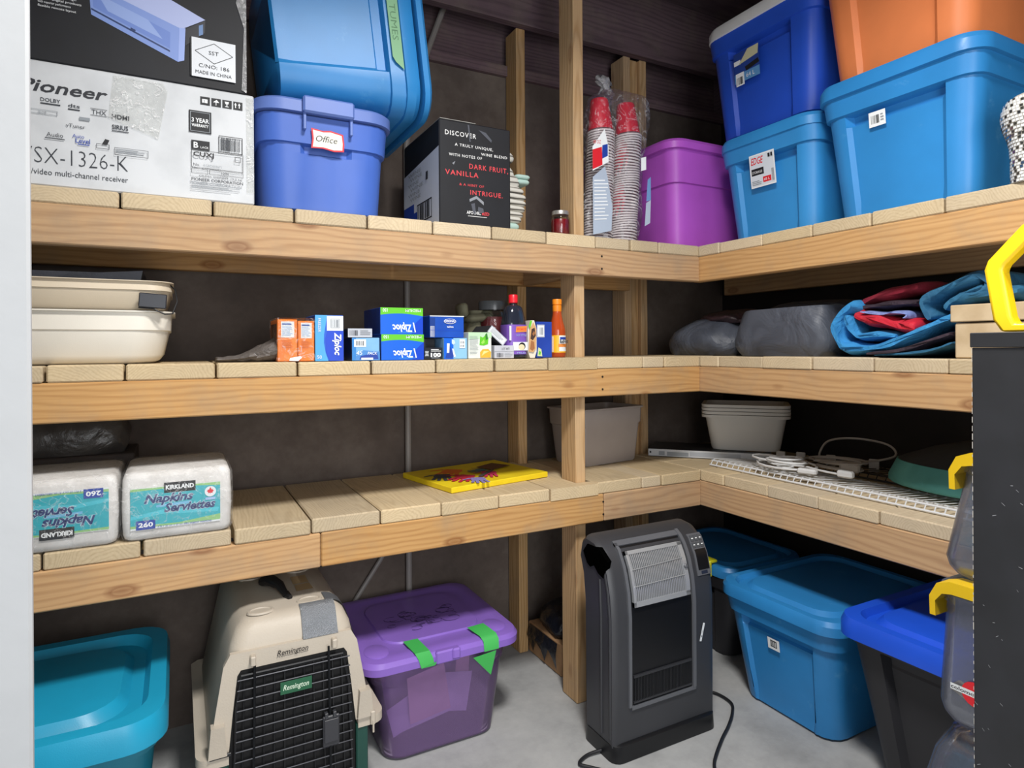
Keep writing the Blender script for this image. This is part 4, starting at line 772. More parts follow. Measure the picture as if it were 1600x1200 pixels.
# hot sauce
hs = thing('sauce_bottle', 'orange hot sauce bottle with yellow label leaning by the front post', 'bottle', (-0.562, 0.068, ZM))
mb = MB(); mb.lathe([(0.024, 0.0), (0.0275, 0.004), (0.0275, 0.082), (0.026, 0.095), (0.019, 0.12), (0.015, 0.14), (0.0135, 0.16)], 28); obj('bottle', mb, plain('hot_sauce', '#b4471c', 0.12, 0, 0.7), hs, sharp=60)
mb = MB(); mb.lathe([(0.0145, 0.150), (0.0150, 0.151), (0.0150, 0.17), (0.0135, 0.171)], 24); mb.lathe([(0.0135, 0.1715), (0.0155, 0.173), (0.0155, 0.187), (0.0145, 0.19)], 24); obj('cap', mb, plain('orange_cap', '#f08a1c', 0.4), hs)
n = 24; mb = MB(); mb.lathe([(0.0279, 0.016), (0.0279, 0.072)], 28, cap0=False, cap1=False); obj('label', mb, plain('label_yellow', '#f2b31c', 0.4), hs)
def wrap(mb, r, a0, a1, z0, z1, mi, n=6): mb.loft([[(r * math.cos(a0 + (a1 - a0) * k / n), r * math.sin(a0 + (a1 - a0) * k / n), z) for k in range(n + 1)] for z in (z0, z1)], False, False, mi, False)
mb = MB(); wrap(mb, 0.0284, -1.9, -0.7, 0.02, 0.071, 0); wrap(mb, 0.0284, -2.9, -2.55, 0.018, 0.068, 1); wrap(mb, 0.0288, -1.8, -0.8, 0.058, 0.066, 2); wrap(mb, 0.0288, -2.0, -0.7, 0.034, 0.044, 3); obj('label_print', mb, [LBL, plain('label_pink', '#f0d0b8', 0.5), INKB, plain('label_orange', '#e2873a', 0.5)], hs, recalc=False)
d = Decal((-0.012, -0.0288, 0.0), (1, -0.35, 0), (0, 0, 1)); d.text("RedHot", 0.004, 0.047, 0.011, BLK, w=0.026, bold=0.03); d.build('label_lettering', hs)

# ------------------------------------------------------------------ middle shelf, right wing
def lump(mb, x0, x1, y0, y1, z0, h, seed, e=0.6, nz=9, nj=36, wob=0.05, topf=0.75, mi=0, skew=0.0):
    """soft stuffed bag: a rounded block with wandering folds"""
    rg = random.Random(seed); ph = [rg.uniform(0, 6.28) for _ in range(8)]; R = []
    cx, cy = (x0 + x1) / 2, (y0 + y1) / 2; hx, hy = (x1 - x0) / 2, (y1 - y0) / 2
    for k in range(nz + 1):
        f = k / nz; s_ = (0.93 + 0.07 * min(1, f * 5)) if f < 0.2 else 1 - (1 - topf) * max(0, (f - 0.35) / 0.65) ** 2
        ring = []
        for j in range(nj):
            a = 2 * PI * j / nj; c, sn = math.cos(a), math.sin(a)
            w_ = 1 + wob * (math.sin(3 * a + ph[0] + 5 * f) * 0.5 + math.sin(7 * a + ph[1] - 8 * f) * 0.35 + math.sin(11 * a + ph[2] + 11 * f) * 0.25)
            zz = h * f * (1 + 0.5 * wob * math.sin(2 * a + ph[3]) * f) + skew * (sn * hy) * f
            ring.append((cx + hx * s_ * w_ * math.copysign(abs(c) ** e, c), cy + hy * s_ * w_ * math.copysign(abs(sn) ** e, sn), z0 + zz))
        R.append(ring)
    mb.loft(R, True, True, mi)
NYL = fabric('grey_nylon', '#535863', '#383c46', 1.0, 700, 0.42, 7.0)
t = thing('stuff_sack', 'crumpled grey nylon bag with maroon top in the corner of the middle shelf', 'bag', (0, 0, ZM))
mb = MB(); lump(mb, 0.045, 0.45, -0.078, 0.29, 0, 0.135, 4, 0.6, wob=0.06, topf=0.55); obj('body', mb, NYL, t, sharp=60)
mb = MB(); lump(mb, 0.12, 0.42, -0.07, 0.19, 0.118, 0.055, 8, 0.7, wob=0.10, topf=0.35); obj('folded_top', mb, fabric('maroon_nylon', '#4a3238', '#2b2024', 0.8, 600, 0.35, 12.0), t, sharp=60)
t = thing('stuff_sack', 'long smooth grey nylon bag beside the blue quilt', 'bag', (0, 0, ZM))
mb = MB(); lump(mb, 0.05, 0.50, -0.462, -0.082, 0, 0.155, 15, 0.3, wob=0.022, topf=0.9, skew=-0.02); obj('body', mb, NYL, t, sharp=60)
mb = MB(); lump(mb, 0.16, 0.49, -0.44, -0.12, 0.150, 0.035, 21, 0.5, wob=0.05, topf=0.6); obj('folded_top', mb, fabric('black_nylon', '#2c2c32', '#1d1d22', 0.7, 600, 0.5), t, sharp=60)

# quilt rolled up, end towards the aisle: layers swept into the shelf
QB = fabric('sky_quilt', '#3f9bd6', '#2f86c4', 0.55, 380, 0.75, 16.0); QS = fabric('steel_blue_quilt', '#2f7196', '#235a7c', 0.5, 380, 0.75, 12.0); QR = fabric('red_quilt_lining', '#cf1b33', '#a81228', 0.5, 380, 0.7, 18.0); QD = fabric('plum_lining', '#41323f', '#2a212b', 0.5, 380, 0.7, 14.0); QP = fabric('periwinkle_lining', '#8a9ad2', '#6f80bd', 0.5, 380, 0.7, 30.0)
q = thing('quilt', 'rolled sky blue quilt with red lining on the middle shelf', 'quilt', (0, 0, ZM))
def qstrip(name, path, th, x0, x1, mat, puff=0.012, seed=1, nx=14, front=0.02):
    """thick padded layer: path is (y, z) seen from the aisle, swept along x"""
    P = []
    for i in range(len(path) - 1):
        for k in range(4):
            t0 = k / 4; p0 = path[max(0, i - 1)]; p1 = path[i]; p2 = path[i + 1]; p3 = path[min(len(path) - 1, i + 2)]
            P.append(tuple(0.5 * ((2 * p1[c]) + (-p0[c] + p2[c]) * t0 + (2 * p0[c] - 5 * p1[c] + 4 * p2[c] - p3[c]) * t0 ** 2 + (-p0[c] + 3 * p1[c] - 3 * p2[c] + p3[c]) * t0 ** 3) for c in (0, 1)))
    P.append(path[-1]); n = len(P); rg = random.Random(seed); ph = rg.uniform(0, 6)
    top = []; bot = []
    for i in range(n):
        a = P[max(0, i - 1)]; b = P[min(n - 1, i + 1)]; l = math.hypot(b[0] - a[0], b[1] - a[1]) or 1
        nx_, ny_ = -(b[1] - a[1]) / l, (b[0] - a[0]) / l; tt_ = th * (0.6 if i in (0, n - 1) else 1)
        top.append((P[i][0] + nx_ * tt_ / 2, P[i][1] + ny_ * tt_ / 2)); bot.append((P[i][0] - nx_ * tt_ / 2, P[i][1] - ny_ * tt_ / 2))
    out = top + bot[::-1]; m = len(out); cy = sum(p[0] for p in out) / m; cz = sum(p[1] for p in out) / m
    R = []
    for k in range(nx + 1):
        f = k / nx; x = x0 + (x1 - x0) * f
        ring = []
        for j, (y, z) in enumerate(out):
            i = j if j < n else m - 1 - j; py, pz = P[i]; e = 1.0
            if k == 0: e = 0.35
            elif k == 1: e = 0.85
            w_ = 1 + 0.28 * math.sin(i * 0.9 + ph + f * 5) * (0.5 + 0.5 * math.sin(f * 14 + i * 0.35))
            ring.append((x + (0.010 * math.sin(i * 0.7 + ph)) * (1 - f), py + (y - py) * e * w_, max(0.001, pz + (z - pz) * e * w_)))
        R.append(ring)
    mb = MB(); mb.loft(R, True, True); return obj(name, mb, mat, q, sharp=70)
qstrip('blue_layer', [(-0.555, 0.150), (-0.518, 0.128), (-0.503, 0.085), (-0.507, 0.045), (-0.54, 0.024), (-0.61, 0.026), (-0.68, 0.042), (-0.745, 0.072), (-0.79, 0.092), (-0.818, 0.100)], 0.036, 0.035, 0.48, QB, seed=2)
qstrip('blue_fold', [(-0.535, 0.120), (-0.542, 0.08), (-0.565, 0.058), (-0.62, 0.062), (-0.67, 0.058)], 0.026, 0.045, 0.42, QB, seed=5)
qstrip('plum_layer', [(-0.60, 0.010), (-0.69, 0.018), (-0.76, 0.042), (-0.822, 0.060)], 0.020, 0.03, 0.46, QD, seed=9)
qstrip('steel_underside', [(-0.62, 0.006), (-0.72, 0.012), (-0.78, 0.024), (-0.825, 0.038)], 0.014, 0.035, 0.44, QS, seed=12)
qstrip('red_layer', [(-0.548, 0.122), (-0.58, 0.108), (-0.63, 0.098), (-0.68, 0.085), (-0.722, 0.078)], 0.040, 0.05, 0.42, QR, seed=4)
qstrip('red_top', [(-0.545, 0.158), (-0.60, 0.172), (-0.66, 0.184), (-0.712, 0.188)], 0.036, 0.09, 0.44, fabric('wine_red_quilt', '#8e1a30', '#6d1224', 0.5), seed=7)
qstrip('plum_fold', [(-0.55, 0.142), (-0.60, 0.144), (-0.66, 0.148), (-0.715, 0.146)], 0.022, 0.075, 0.42, QD, seed=3)
qstrip('periwinkle_fold', [(-0.575, 0.128), (-0.62, 0.120), (-0.66, 0.122), (-0.69, 0.118), (-0.69, 0.105)], 0.012, 0.055, 0.36, QP, seed=6)
qstrip('steel_roll', [(-0.742, 0.10), (-0.732, 0.142), (-0.755, 0.168), (-0.81, 0.186), (-0.865, 0.20), (-0.875, 0.17), (-0.835, 0.158), (-0.79, 0.14)], 0.038, 0.07, 0.46, QS, seed=8)
qstrip('steel_fold', [(-0.785, 0.125), (-0.82, 0.15), (-0.88, 0.157), (-0.95, 0.157)], 0.036, 0.065, 0.46, QS, seed=11)
t = thing('stuff_sack', 'dark navy soft bag behind the quilt near the yellow frame', 'bag', (0, 0, ZM)); mb = MB(); lump(mb, 0.325, 0.55, -1.15, -0.965, 0, 0.22, 31, 0.6, wob=0.05, topf=0.75); obj('body', mb, fabric('navy_nylon', '#232b3a', '#171c28', 0.6), t, sharp=60)
t = carton('cardboard_box', 'beige cardboard box with overhanging lid at the end of the middle shelf', 'box', 0.012, -1.13, ZM, 0.30, -0.838, 1.222, C_beige)
mb = MB(); mb.box(-0.15, -0.151, 0.088, 0.15, 0.153, 0.129, 0.002); obj('lid', mb, C_beige, t)

# ------------------------------------------------------------------ third shelf
ZL = Z2 + 0.001
N_PAPER = card('napkin_paper', '#dedcd9', '#cfccc8', 0.8); N_TURQ = plain('napkin_turquoise', '#1fa7b4', 0.4); N_LIME = plain('napkin_lime', '#8fbf7a', 0.4); N_NAVY = plain('napkin_navy', '#1b2f6b', 0.4); N_SKY = plain('napkin_sky', '#6fb4d8', 0.4)
def napkins(label, x0, x1, flip, z=ZL):
    t = thing('napkin_pack', label, 'napkins', ((x0 + x1) / 2, 0.125, z)); w = x1 - x0; h = 0.158
    R = []
    for f, s_ in ((0.0, -0.010), (0.03, -0.003), (0.1, 0), (0.5, 0.002), (0.9, 0), (0.97, -0.004), (1.0, -0.012)): R.append(rrect(w / 2 + s_, 0.124 + s_, 0.018, h * f, 5))
    mb = MB(); mb.loft(R); obj('napkins', mb, N_PAPER, t, sharp=50)
    d = Decal((-w / 2, -0.1265, 0), (1, 0, 0), (0, 0, 1))
    if flip: d = Decal((w / 2, -0.1265, h), (-1, 0, 0), (0, 0, -1))
    d.rect(0.016, 0.026, w - 0.024, h - 0.036, plain('napkin_white', '#dfe3e6', 0.4)); d.rect(0.016, 0.030, w - 0.024, h - 0.037, N_LIME); d.poly([(0.016, 0.036), (w * 0.5, 0.034), (w - 0.024, 0.044), (w - 0.024, h - 0.045), (w * 0.6, h - 0.04), (0.016, h - 0.043)], N_TURQ)
    d.poly([(0.016, 0.05), (0.08, 0.058), (w - 0.03, 0.05), (w - 0.026, 0.06), (0.08, 0.068), (0.016, 0.058)], plain('napkin_light_turquoise', '#43bccb', 0.35))
    d.rect(w * 0.37, h - 0.052, w * 0.66, h - 0.028, BLK); d.text('KIRKLAND', w * 0.385, h - 0.044, 0.0095, WHT, w=w * 0.26, bold=0.04)
    d.poly([(w * 0.3, 0.074), (w * 0.62, 0.077), (w * 0.62, 0.083), (w * 0.3, 0.08)], N_SKY); d.text('Napkins', w * 0.19, 0.086, 0.019, plain('napkin_halo', '#a8c8d8', 0.4), w=w * 0.45, shear=0.3, bold=0.07); d.text('Napkins', w * 0.19, 0.086, 0.019, N_NAVY, w=w * 0.45, shear=0.3, bold=0.03)
    d.text('Serviettes', w * 0.37, 0.062, 0.019, plain('napkin_halo', '#a8c8d8', 0.4), w=w * 0.48, shear=0.3, bold=0.07); d.text('Serviettes', w * 0.37, 0.062, 0.019, N_NAVY, w=w * 0.48, shear=0.3, bold=0.03)
    d.rect(w * 0.12, 0.026, w * 0.29, 0.047, INKB); d.text('260', w * 0.14, 0.032, 0.010, WHT, w=w * 0.13, bold=0.03); d.text('3 PLY 33 cm x 33 cm ABSORBENT NAPKINS', w * 0.31, 0.0275, 0.004, INKB, w=w * 0.5)
    c = (w * 0.80, h - 0.058); d.poly([(c[0] + 0.0125 * math.cos(a), c[1] + 0.0125 * math.sin(a)) for a in [2 * PI * k / 20 for k in range(20)]], LBL)
    leaf = [(0, -0.008), (0.001, -0.004), (0.006, -0.005), (0.005, -0.002), (0.009, 0.001), (0.006, 0.003), (0.006, 0.006), (0.003, 0.004), (0.002, 0.008), (0, 0.011)]
    leaf = leaf + [(-x, y) for x, y in leaf[::-1][1:-1]]; d.poly([(c[0] + x * 0.9, c[1] + y * 0.9) for x, y in leaf], RED); d.rect(c[0] - 0.011, c[1] - 0.02, c[0] + 0.011, c[1] - 0.014, PALEB)
    d.build('printing', t)
    R = []
    for f, s_ in ((0.0, -0.006), (0.03, 0.001), (0.1, 0.0045), (0.5, 0.006), (0.9, 0.0045), (0.97, 0.0), (1.0, -0.008)): R.append(rrect(w / 2 + s_, 0.124 + s_, 0.018, -0.0005 + (h + 0.003) * f, 5))
    mb = MB(); mb.loft(R); obj('wrapper', mb, film('napkin_wrap', '#ffffff', 0.01, 0.12, 50, 0.03, '#ffffff', 0.3, 0.25), t, sharp=50)
napkins('wrapped napkin pack with upside-down turquoise label at the left edge', -2.005, -1.7865, True)
napkins('wrapped napkin pack with upright turquoise label at the shelf front', -1.777, -1.549, False)
# dark box with a wrapped bundle behind the napkins
t = carton('cardboard_box', 'dark brown cardboard box behind the upside-down napkin pack', 'box', -2.12, 0.265, ZL, -1.765, 0.46, 0.895, C_dark)
t = thing('wrapped_bundle', 'grey plastic-wrapped bundle on the dark box behind the napkins', 'bundle', (-1.93, 0.36, 0.896)); mb = MB(); lump(mb, -0.17, 0.15, -0.085, 0.085, 0, 0.095, 17, 0.4, wob=0.04, topf=0.85); obj('body', mb, fabric('grey_wrap', '#4a4744', '#332f2d', 0.7, 500, 0.3), t, sharp=60)

# handprint canvas
PW = [(-0.929, 0.088), (-0.545, 0.160), (-0.613, 0.523), (-0.997, 0.451)]
e1 = Vector((PW[1][0] - PW[0][0], PW[1][1] - PW[0][1], 0)); cw = e1.length; e1.normalize(); e2 = Vector((-e1.y, e1.x, 0)); ch_ = 0.305
ang = math.atan2(e1.y, e1.x)
cv = thing('canvas_painting', 'yellow stretched canvas with painted handprints lying flat on the lower shelf', 'painting', (PW[0][0], PW[0][1], ZL), (0, 0, ang))
mb = MB(); mb.box(0, 0, 0, cw, ch_, 0.018, 0.002); obj('canvas', mb, card('canvas_yellow', '#f0d51e', '#e4c714', 0.6), cv)
d = Decal((0, 0, 0.018), (1, 0, 0), (0, 1, 0))
def hand(cx, cy, a, s_, m, spread=1.0):
    c, sn = math.cos(a), math.sin(a)
    def T(x, y): return (cx + (x * c - y * sn) * s_, cy + (x * sn + y * c) * s_)
    d.poly([T(x, y) for x, y in ((-0.035, -0.04), (0.03, -0.042), (0.042, 0.0), (0.036, 0.04), (-0.034, 0.042), (-0.042, 0.0))], m)
    for x, l, t_ in ((-0.03, 0.055, 0.22), (-0.010, 0.07, 0.07), (0.012, 0.066, -0.08), (0.031, 0.048, -0.25)):
        t_ *= spread; dx, dy = -math.sin(t_), math.cos(t_); w_ = 0.0085
        d.poly([T(x - w_, 0.03), T(x + w_, 0.03), T(x + w_ + dx * l, 0.035 + dy * l), T(x + dx * (l + 0.006), 0.035 + dy * (l + 0.007)), T(x - w_ + dx * l, 0.035 + dy * l)], m)
    d.poly([T(0.03, -0.03), T(0.045, -0.01), T(0.085, 0.018), T(0.088, 0.008), T(0.05, -0.03)], m)
hand(0.14, 0.215, 2.3, 0.85, plain('paint_orange', '#e87a22', 0.6)); hand(0.07, 0.165, 2.6, 0.7, plain('paint_slate', '#4a4c50', 0.6)); hand(0.12, 0.105, 2.2, 0.75, plain('paint_red', '#c92c46', 0.6)); hand(0.13, 0.045, 2.7, 0.6, plain('paint_lilac', '#8f86c4', 0.6)); hand(0.215, 0.10, 2.5, 0.62, plain('paint_rose', '#d23a63', 0.6)); hand(0.22, 0.155, 1.7, 0.5, plain('paint_teal', '#4d6a6a', 0.6))
d.poly([(0.25, 0.13), (0.35, 0.155), (0.325, 0.235), (0.235, 0.205)], plain('paint_brown', '#6b4526', 0.7)); d.poly([(0.155, 0.06), (0.25, 0.12), (0.255, 0.128), (0.235, 0.13), (0.15, 0.075)], plain('paint_charcoal', '#55504a', 0.7)); d.build('painted_handprints', cv)

# grey translucent bin, by the post
gb = thing('plastic_bin', 'grey translucent open plastic bin behind the front post', 'bin', (-0.215, 0.345, ZL), (0, 0, math.radians(8)))
GT = plastic('translucent_grey', '#a39a96', 0.35, 0.05)
R = []
for z, s_, o in ((0, 0.80, 0), (0.006, 0.83, 0), (0.145, 0.915, 0), (0.15, 0.95, 0), (0.205, 0.965, 0), (0.207, 0.965, 0.006), (0.213, 0.965, 0.006), (0.213, 0.965, -0.004), (0.02, 0.80, -0.006), (0.012, 0.78, -0.008)): R.append(rrect(0.168 * s_ + o, 0.105 * s_ + o, 0.022, z, 5))
mb = MB(); mb.loft(R); obj('body', mb, GT, gb, sharp=35)

# flat black carton with white printed edge
Vb0 = Vector((0.026, 0.318, 0)); Vb1 = Vector((0.335, -0.028, 0)); dv = (Vb1 - Vb0); bl = dv.length; ba_ = math.atan2(dv.y, dv.x)
fb = thing('flat_carton', 'long flat black carton with white printed edge in the lower shelf corner', 'box', (Vb0.x, Vb0.y, ZL + 0.001), (0, 0, ba_))
mb = MB(); mb.box(0, 0, 0, bl, 0.205, 0.030, 0.001); obj('body', mb, card('black_flat_board', '#26262a', '#1c1c20', 0.35), fb)
d = Decal((0, 0, 0), (1, 0, 0), (0, 0, 1)); d.rect(0, 0.0015, bl, 0.029, plain('edge_white', '#c3c6ca', 0.4)); d.rect(bl * 0.16, 0.004, bl * 0.34, 0.02, GRY); d.rect(bl * 0.35, 0.006, bl * 0.76, 0.023, plain('edge_grey', '#a6abb3', 0.4)); d.rect(bl * 0.01, 0.012, bl * 0.025, 0.02, BLK); d.text('x3', bl * 0.92, 0.009, 0.008, BLK, w=0.016); d.rect(bl * 0.09, 0.005, bl * 0.14, 0.021, GRY); d.build('printing', fb)
d = Decal((0, 0, 0.030), (1, 0, 0), (0, 1, 0)); d.text('LADDER SHELF', bl * 0.30, 0.05, 0.016, plain('dull_print', '#7b7b80', 0.5), w=0.14); d.rect(bl * 0.55, 0.03, bl * 0.68, 0.034, plain('dull_print', '#7b7b80', 0.5)); d.poly([(bl * 0.8, 0.03), (bl * 0.95, 0.03), (bl * 0.95, 0.08), (bl * 0.82, 0.08)], plain('print_amber', '#7a5a2e', 0.5)); d.build('top_printing', fb)

# four nested white dish tubs, standing on the flat carton
DT = plastic('dish_tub_white', '#c9c7c2', 0.4, 0.03)
tubs = ('bottom one of four nested white tubs on the flat black carton', 'second from bottom of four nested white tubs', 'third from bottom of four nested white tubs', 'top one of four nested white tubs, open and empty')
base = None
for k in range(4):
    if base is None:
        base = thing('dish_tub', tubs[0], 'tub', (0.365, 0.125, ZL + 0.0335), (0, 0, math.radians(-48)), 'nested white tubs')
        R = []
        for z, s_, o in ((0, 0.80, 0), (0.008, 0.83, 0), (0.128, 0.965, 0), (0.129, 0.965, 0.014), (0.140, 0.965, 0.015), (0.1405, 0.965, 0.0), (0.012, 0.83, -0.001), (0.0085, 0.80, -0.002)): R.append(rrect(0.155 * s_ + o, 0.105 * s_ + o, 0.035, z, 6))
        mb = MB(); mb.loft(R); obj('body', mb, DT, base, sharp=35)
    else:
        c = copy_tree(base); c.location.z += 0.0135 * k; c['label'] = tubs[k]

# white wire shelf panel
WIRE = plain('white_wire', '#d9dce0', 0.35)
def wire_panel(label, p0, p1, wd, z, step, mat, name='wire_shelf', side=1, group=None, lip=True):
    a = Vector((p0[0], p0[1], 0)); b = Vector((p1[0], p1[1], 0)); L = (b - a).length; an = math.atan2(b.y - a.y, b.x - a.x)
    t = thing(name, label, 'wire shelf', (a.x, a.y, z), (0, 0, an))
    s_ = side
    for y, zz in ((0.0, 0.004), (0.010, 0.019) if lip else (0.03, 0.004), (wd * 0.5, 0.0035), (wd, 0.0035)):
        mb = MB(); mb.tube([(0, s_ * y, zz), (L, s_ * y, zz)], 0.0032, 8); obj('rail', mb, mat, t)
    n = int(L / step); first = None
    for i in range(n + 1):
        if first is None:
            mb = MB(); mb.tube([(0, 0.0, 0.004), (0, s_ * 0.010, 0.0195), (0, s_ * 0.016, 0.0225), (0, s_ * 0.03, 0.022), (0, s_ * wd, 0.0075)] if lip else [(0, 0, 0.0085), (0, s_ * wd, 0.0085)], 0.0017, 5); first = o = obj('wire', mb, mat, t)
        else: o = first.copy(); COL.objects.link(o); o.parent = t
        o.location = (0.004 + i * (L - 0.008) / n, 0, 0)
    return t
wire_panel('white wire shelf panel lying along the front of the right lower shelf', (0.085, 0.040), (0.085, -0.98), 0.20, ZL + 0.0005, 0.0254, WIRE, side=1)
GW = plain('dull_black_wire', '#2f2d2c', 0.4)
wire_panel('dark wire shelf panel lying behind the white one on the right lower shelf', (0.345, -0.12), (0.345, -0.98), 0.20, ZL + 0.0005, 0.03, GW, side=1, lip=True)
# small white plastic clips standing along the back
CLIP = plain('clip_white', '#b4b2ae', 0.5)
for k, (x, y) in enumerate(((0.352, -0.055), (0.40, -0.105), (0.44, -0.20), (0.49, -0.33))):
    mb = MB(); mb.box(-0.004, -0.016, 0, 0.004, 0.016, 0.028, 0.002); mb.box(-0.011, -0.016, 0, 0.011, 0.016, 0.005, 0.0015)
    o = obj('shelf_clip', mb, CLIP, None, (x, y, ZL + (0.037 if x == 0.352 else 0.03)), (0, 0, 0.5))
    o.location.z = ZL
    o.scale = (1, 1, 1.6)
    tag(o, ('small white clip next to the end of the flat black carton', 'small white clip second from the flat black carton', 'small white clip third from the flat black carton, mid shelf', 'small white clip behind the coiled grey cord')[k], 'clip', 'shelf clips')

# extension cords
def coil(name, label, c, loops, r, mat, z0, seed, rad=0.0036, sx=1.0, tail=None):
    rg = random.Random(seed); P = []; ph = rg.uniform(0, 6)
    for k in range(loops * 14):
        a = 2 * PI * k / 14 + ph; q_ = 1 + 0.28 * math.sin(a * 0.37 + ph) + 0.1 * math.sin(a * 1.7)
        P.append((c[0] + r * 0.75 * q_ * math.cos(a) + 0.02 * math.sin(a * 0.21), c[1] + r * sx * q_ * math.sin(a) + 0.03 * math.sin(a * 0.13 + 1), z0 + 0.014 + 0.0105 * math.sin(a * 0.47 + ph) + 0.0018 * k / 14))
    if tail: P += smooth([P[-1]] + tail, 7)[1:]
    t = thing(name, label, 'cord', (0, 0, 0)); mb = MB(); mb.tube(P, rad, 6); obj('cord', mb, mat, t, sharp=60); return t
WC = plain('white_cord', '#d2d3d4', 0.4); GC = plain('putty_cord', '#9b948c', 0.45)
t = coil('extension_cord', 'white extension cord coiled on the white wire panel', (0.155, -0.215), 6, 0.075, WC, ZL + 0.030, 5, tail=[(0.16, -0.30, ZL + 0.045), (0.16, -0.36, ZL + 0.042), (0.165, -0.42, ZL + 0.04)])
mb = MB(); mb.box(-0.012, -0.03, 0, 0.012, 0.03, 0.018, 0.005); obj('plug', mb, WC, t, (0.12, -0.345, ZL + 0.031), (0, 0, 0.3)); mb = MB(); mb.box(-0.012, -0.024, 0, 0.012, 0.024, 0.022, 0.005); obj('socket', mb, WC, t, (0.166, -0.445, ZL + 0.033), (0, 0, 0.1))
t = coil('extension_cord', 'putty grey extension cord coiled behind the white one, one tall loop', (0.29, -0.33), 4, 0.07, GC, ZL + 0.032, 11, rad=0.004, sx=1.3, tail=[(0.38, -0.36, ZL + 0.05), (0.46, -0.42, ZL + 0.07), (0.47, -0.39, ZL + 0.105), (0.43, -0.30, ZL + 0.118), (0.38, -0.235, ZL + 0.105), (0.35, -0.22, ZL + 0.06), (0.34, -0.24, ZL + 0.045)])
mb = MB(); mb.box(-0.016, -0.03, 0, 0.016, 0.03, 0.03, 0.006); obj('socket', mb, GC, t, (0.255, -0.40, ZL + 0.034), (0, 0, 0.4))

# padded teal and black cover lying on the right
hv = thing('seat_cover', 'black fabric seat cover with teal front edge on the right lower shelf', 'cover', (0, 0, ZL))
TEALF = fabric('teal_fabric', '#4f918b', '#3f7d78', 0.3, 500, 0.8, 6.0); BF = fabric('black_cover_fabric', '#2f3032', '#242526', 0.35, 500, 0.8, 6.0)
lo_ = []; hi_ = []
cx, cy = 0.33, -0.74
for k in range(28):
    a = 2 * PI * k / 28; lo_.append((cx + 0.155 * math.cos(a), cy + 0.245 * math.sin(a)))
def ov(s_, z, dx=0.0, dy=0.0, zs=0.0): return [(cx + dx + (x - cx) * s_, cy + dy + (y - cy) * s_, z + zs * (cx - x) / 0.155) for x, y in lo_]
mb = MB(); mb.loft([ov(0.98, 0.032), ov(1.0, 0.036), ov(1.005, 0.05, 0.002), ov(0.93, 0.098, 0.014)], True, True); obj('teal_rim', mb, TEALF, hv, sharp=60)
mb = MB(); mb.loft([ov(0.92, 0.0985, 0.016), ov(0.86, 0.108, 0.03), ov(0.70, 0.135, 0.055, -0.02), ov(0.45, 0.165, 0.075, -0.06), ov(0.33, 0.185, 0.085, -0.08), ov(0.2, 0.19, 0.09, -0.085)], True, True); obj('black_top', mb, BF, hv, sharp=60)
mb = MB(); mb.tube([(0.36, -0.77, 0.197), (0.36, -0.80, 0.2), (0.36, -0.83, 0.198)], 0.005, 8); mb.tube([(0.40, -0.745, 0.197), (0.41, -0.755, 0.20)], 0.004, 8); obj('metal_tip', mb, plain('chrome', '#c9cbce', 0.15, 1.0), hv)

# ------------------------------------------------------------------ on the floor
# teal tote with lid, a dark flat box on it
tb = thing('storage_tote', 'teal lidded tote on the floor at the left beneath the shelf', 'tote', (-1.935, 0.115, 0.001)); tote_parts(tb, 0.455, 0.50, 0.345, P_tealbody, P_teal, pw=0.26, band=0.86, r=0.07, lip=0.022, lidh=0.05, inset=0.012, pocket=0.03, groove=0.045)
# pet crate
PB = plastic('crate_beige', '#bcb2a3', 0.5, 0.05, 0.25, 30, '#e2dccf'); PG = plastic('crate_green', '#17453c', 0.45); CB_ = plastic('door_black_plastic', '#202124', 0.4)
cr = thing('pet_crate', 'beige and dark green pet crate with black wire door, under the shelf', 'crate', (-1.413, -0.075, 0.001))
W2, L2 = 0.205, 0.50
def crate_ring(hx, y0, y1, r, z): return rrect(hx, (y1 - y0) / 2, r, z, 5, 0, (y0 + y1) / 2)
mb = MB(); mb.loft([crate_ring(0.165, 0.03, L2 - 0.03, 0.05, 0.0), crate_ring(0.175, 0.012, L2 - 0.012, 0.05, 0.012), crate_ring(0.192, 0.004, L2, 0.05, 0.20)], True, True); obj('lower_shell', mb, PG, cr)
# rim
mb = MB(); rim_o = [(0.150, -0.02), (0.190, -0.02)] + [(0.219 - 0.03 + 0.03 * math.cos(a), -0.02 + 0.03 + 0.03 * math.sin(a)) for a in (-1.2, -0.8, -0.4, 0)] + [(0.219, L2 + 0.0), (0.20, L2 + 0.02)]
rim_o = rim_o + [(-x, y) for x, y in rim_o[::-1]]; rim_i = [(-0.150, 0.004), (-0.176, 0.01), (-0.176, L2 - 0.02), (0.176, L2 - 0.02), (0.176, 0.01), (0.150, 0.004)]
mb.prism(rim_o + rim_i, 'Z', 0.207, 0.229)
obj('rim', mb, PB, cr)
# upper shell: walls that lean in, front wall with a door opening
def sec(z):   # half width, front y
    f = (z - 0.22) / 0.30; return 0.193 - 0.055 * f, 0.0 + 0.012 * f
def hull(z, o=0.0):
    hx, fy = sec(z); return hx + o, fy
R = []
for z, o in ((0.23, 0.0), (0.30, -0.001), (0.40, -0.004), (0.462, -0.006), (0.492, -0.014), (0.508, -0.028), (0.514, -0.05)):
    hx, fy = sec(z); R.append(rrect(hx + o, (L2 - 2 * fy) / 2 + (o if z > 0.47 else 0), 0.035, z, 5, 0, L2 / 2))
mb = MB(); mb.loft(R, False, True); obj('upper_shell', mb, PB, cr, sharp=40)
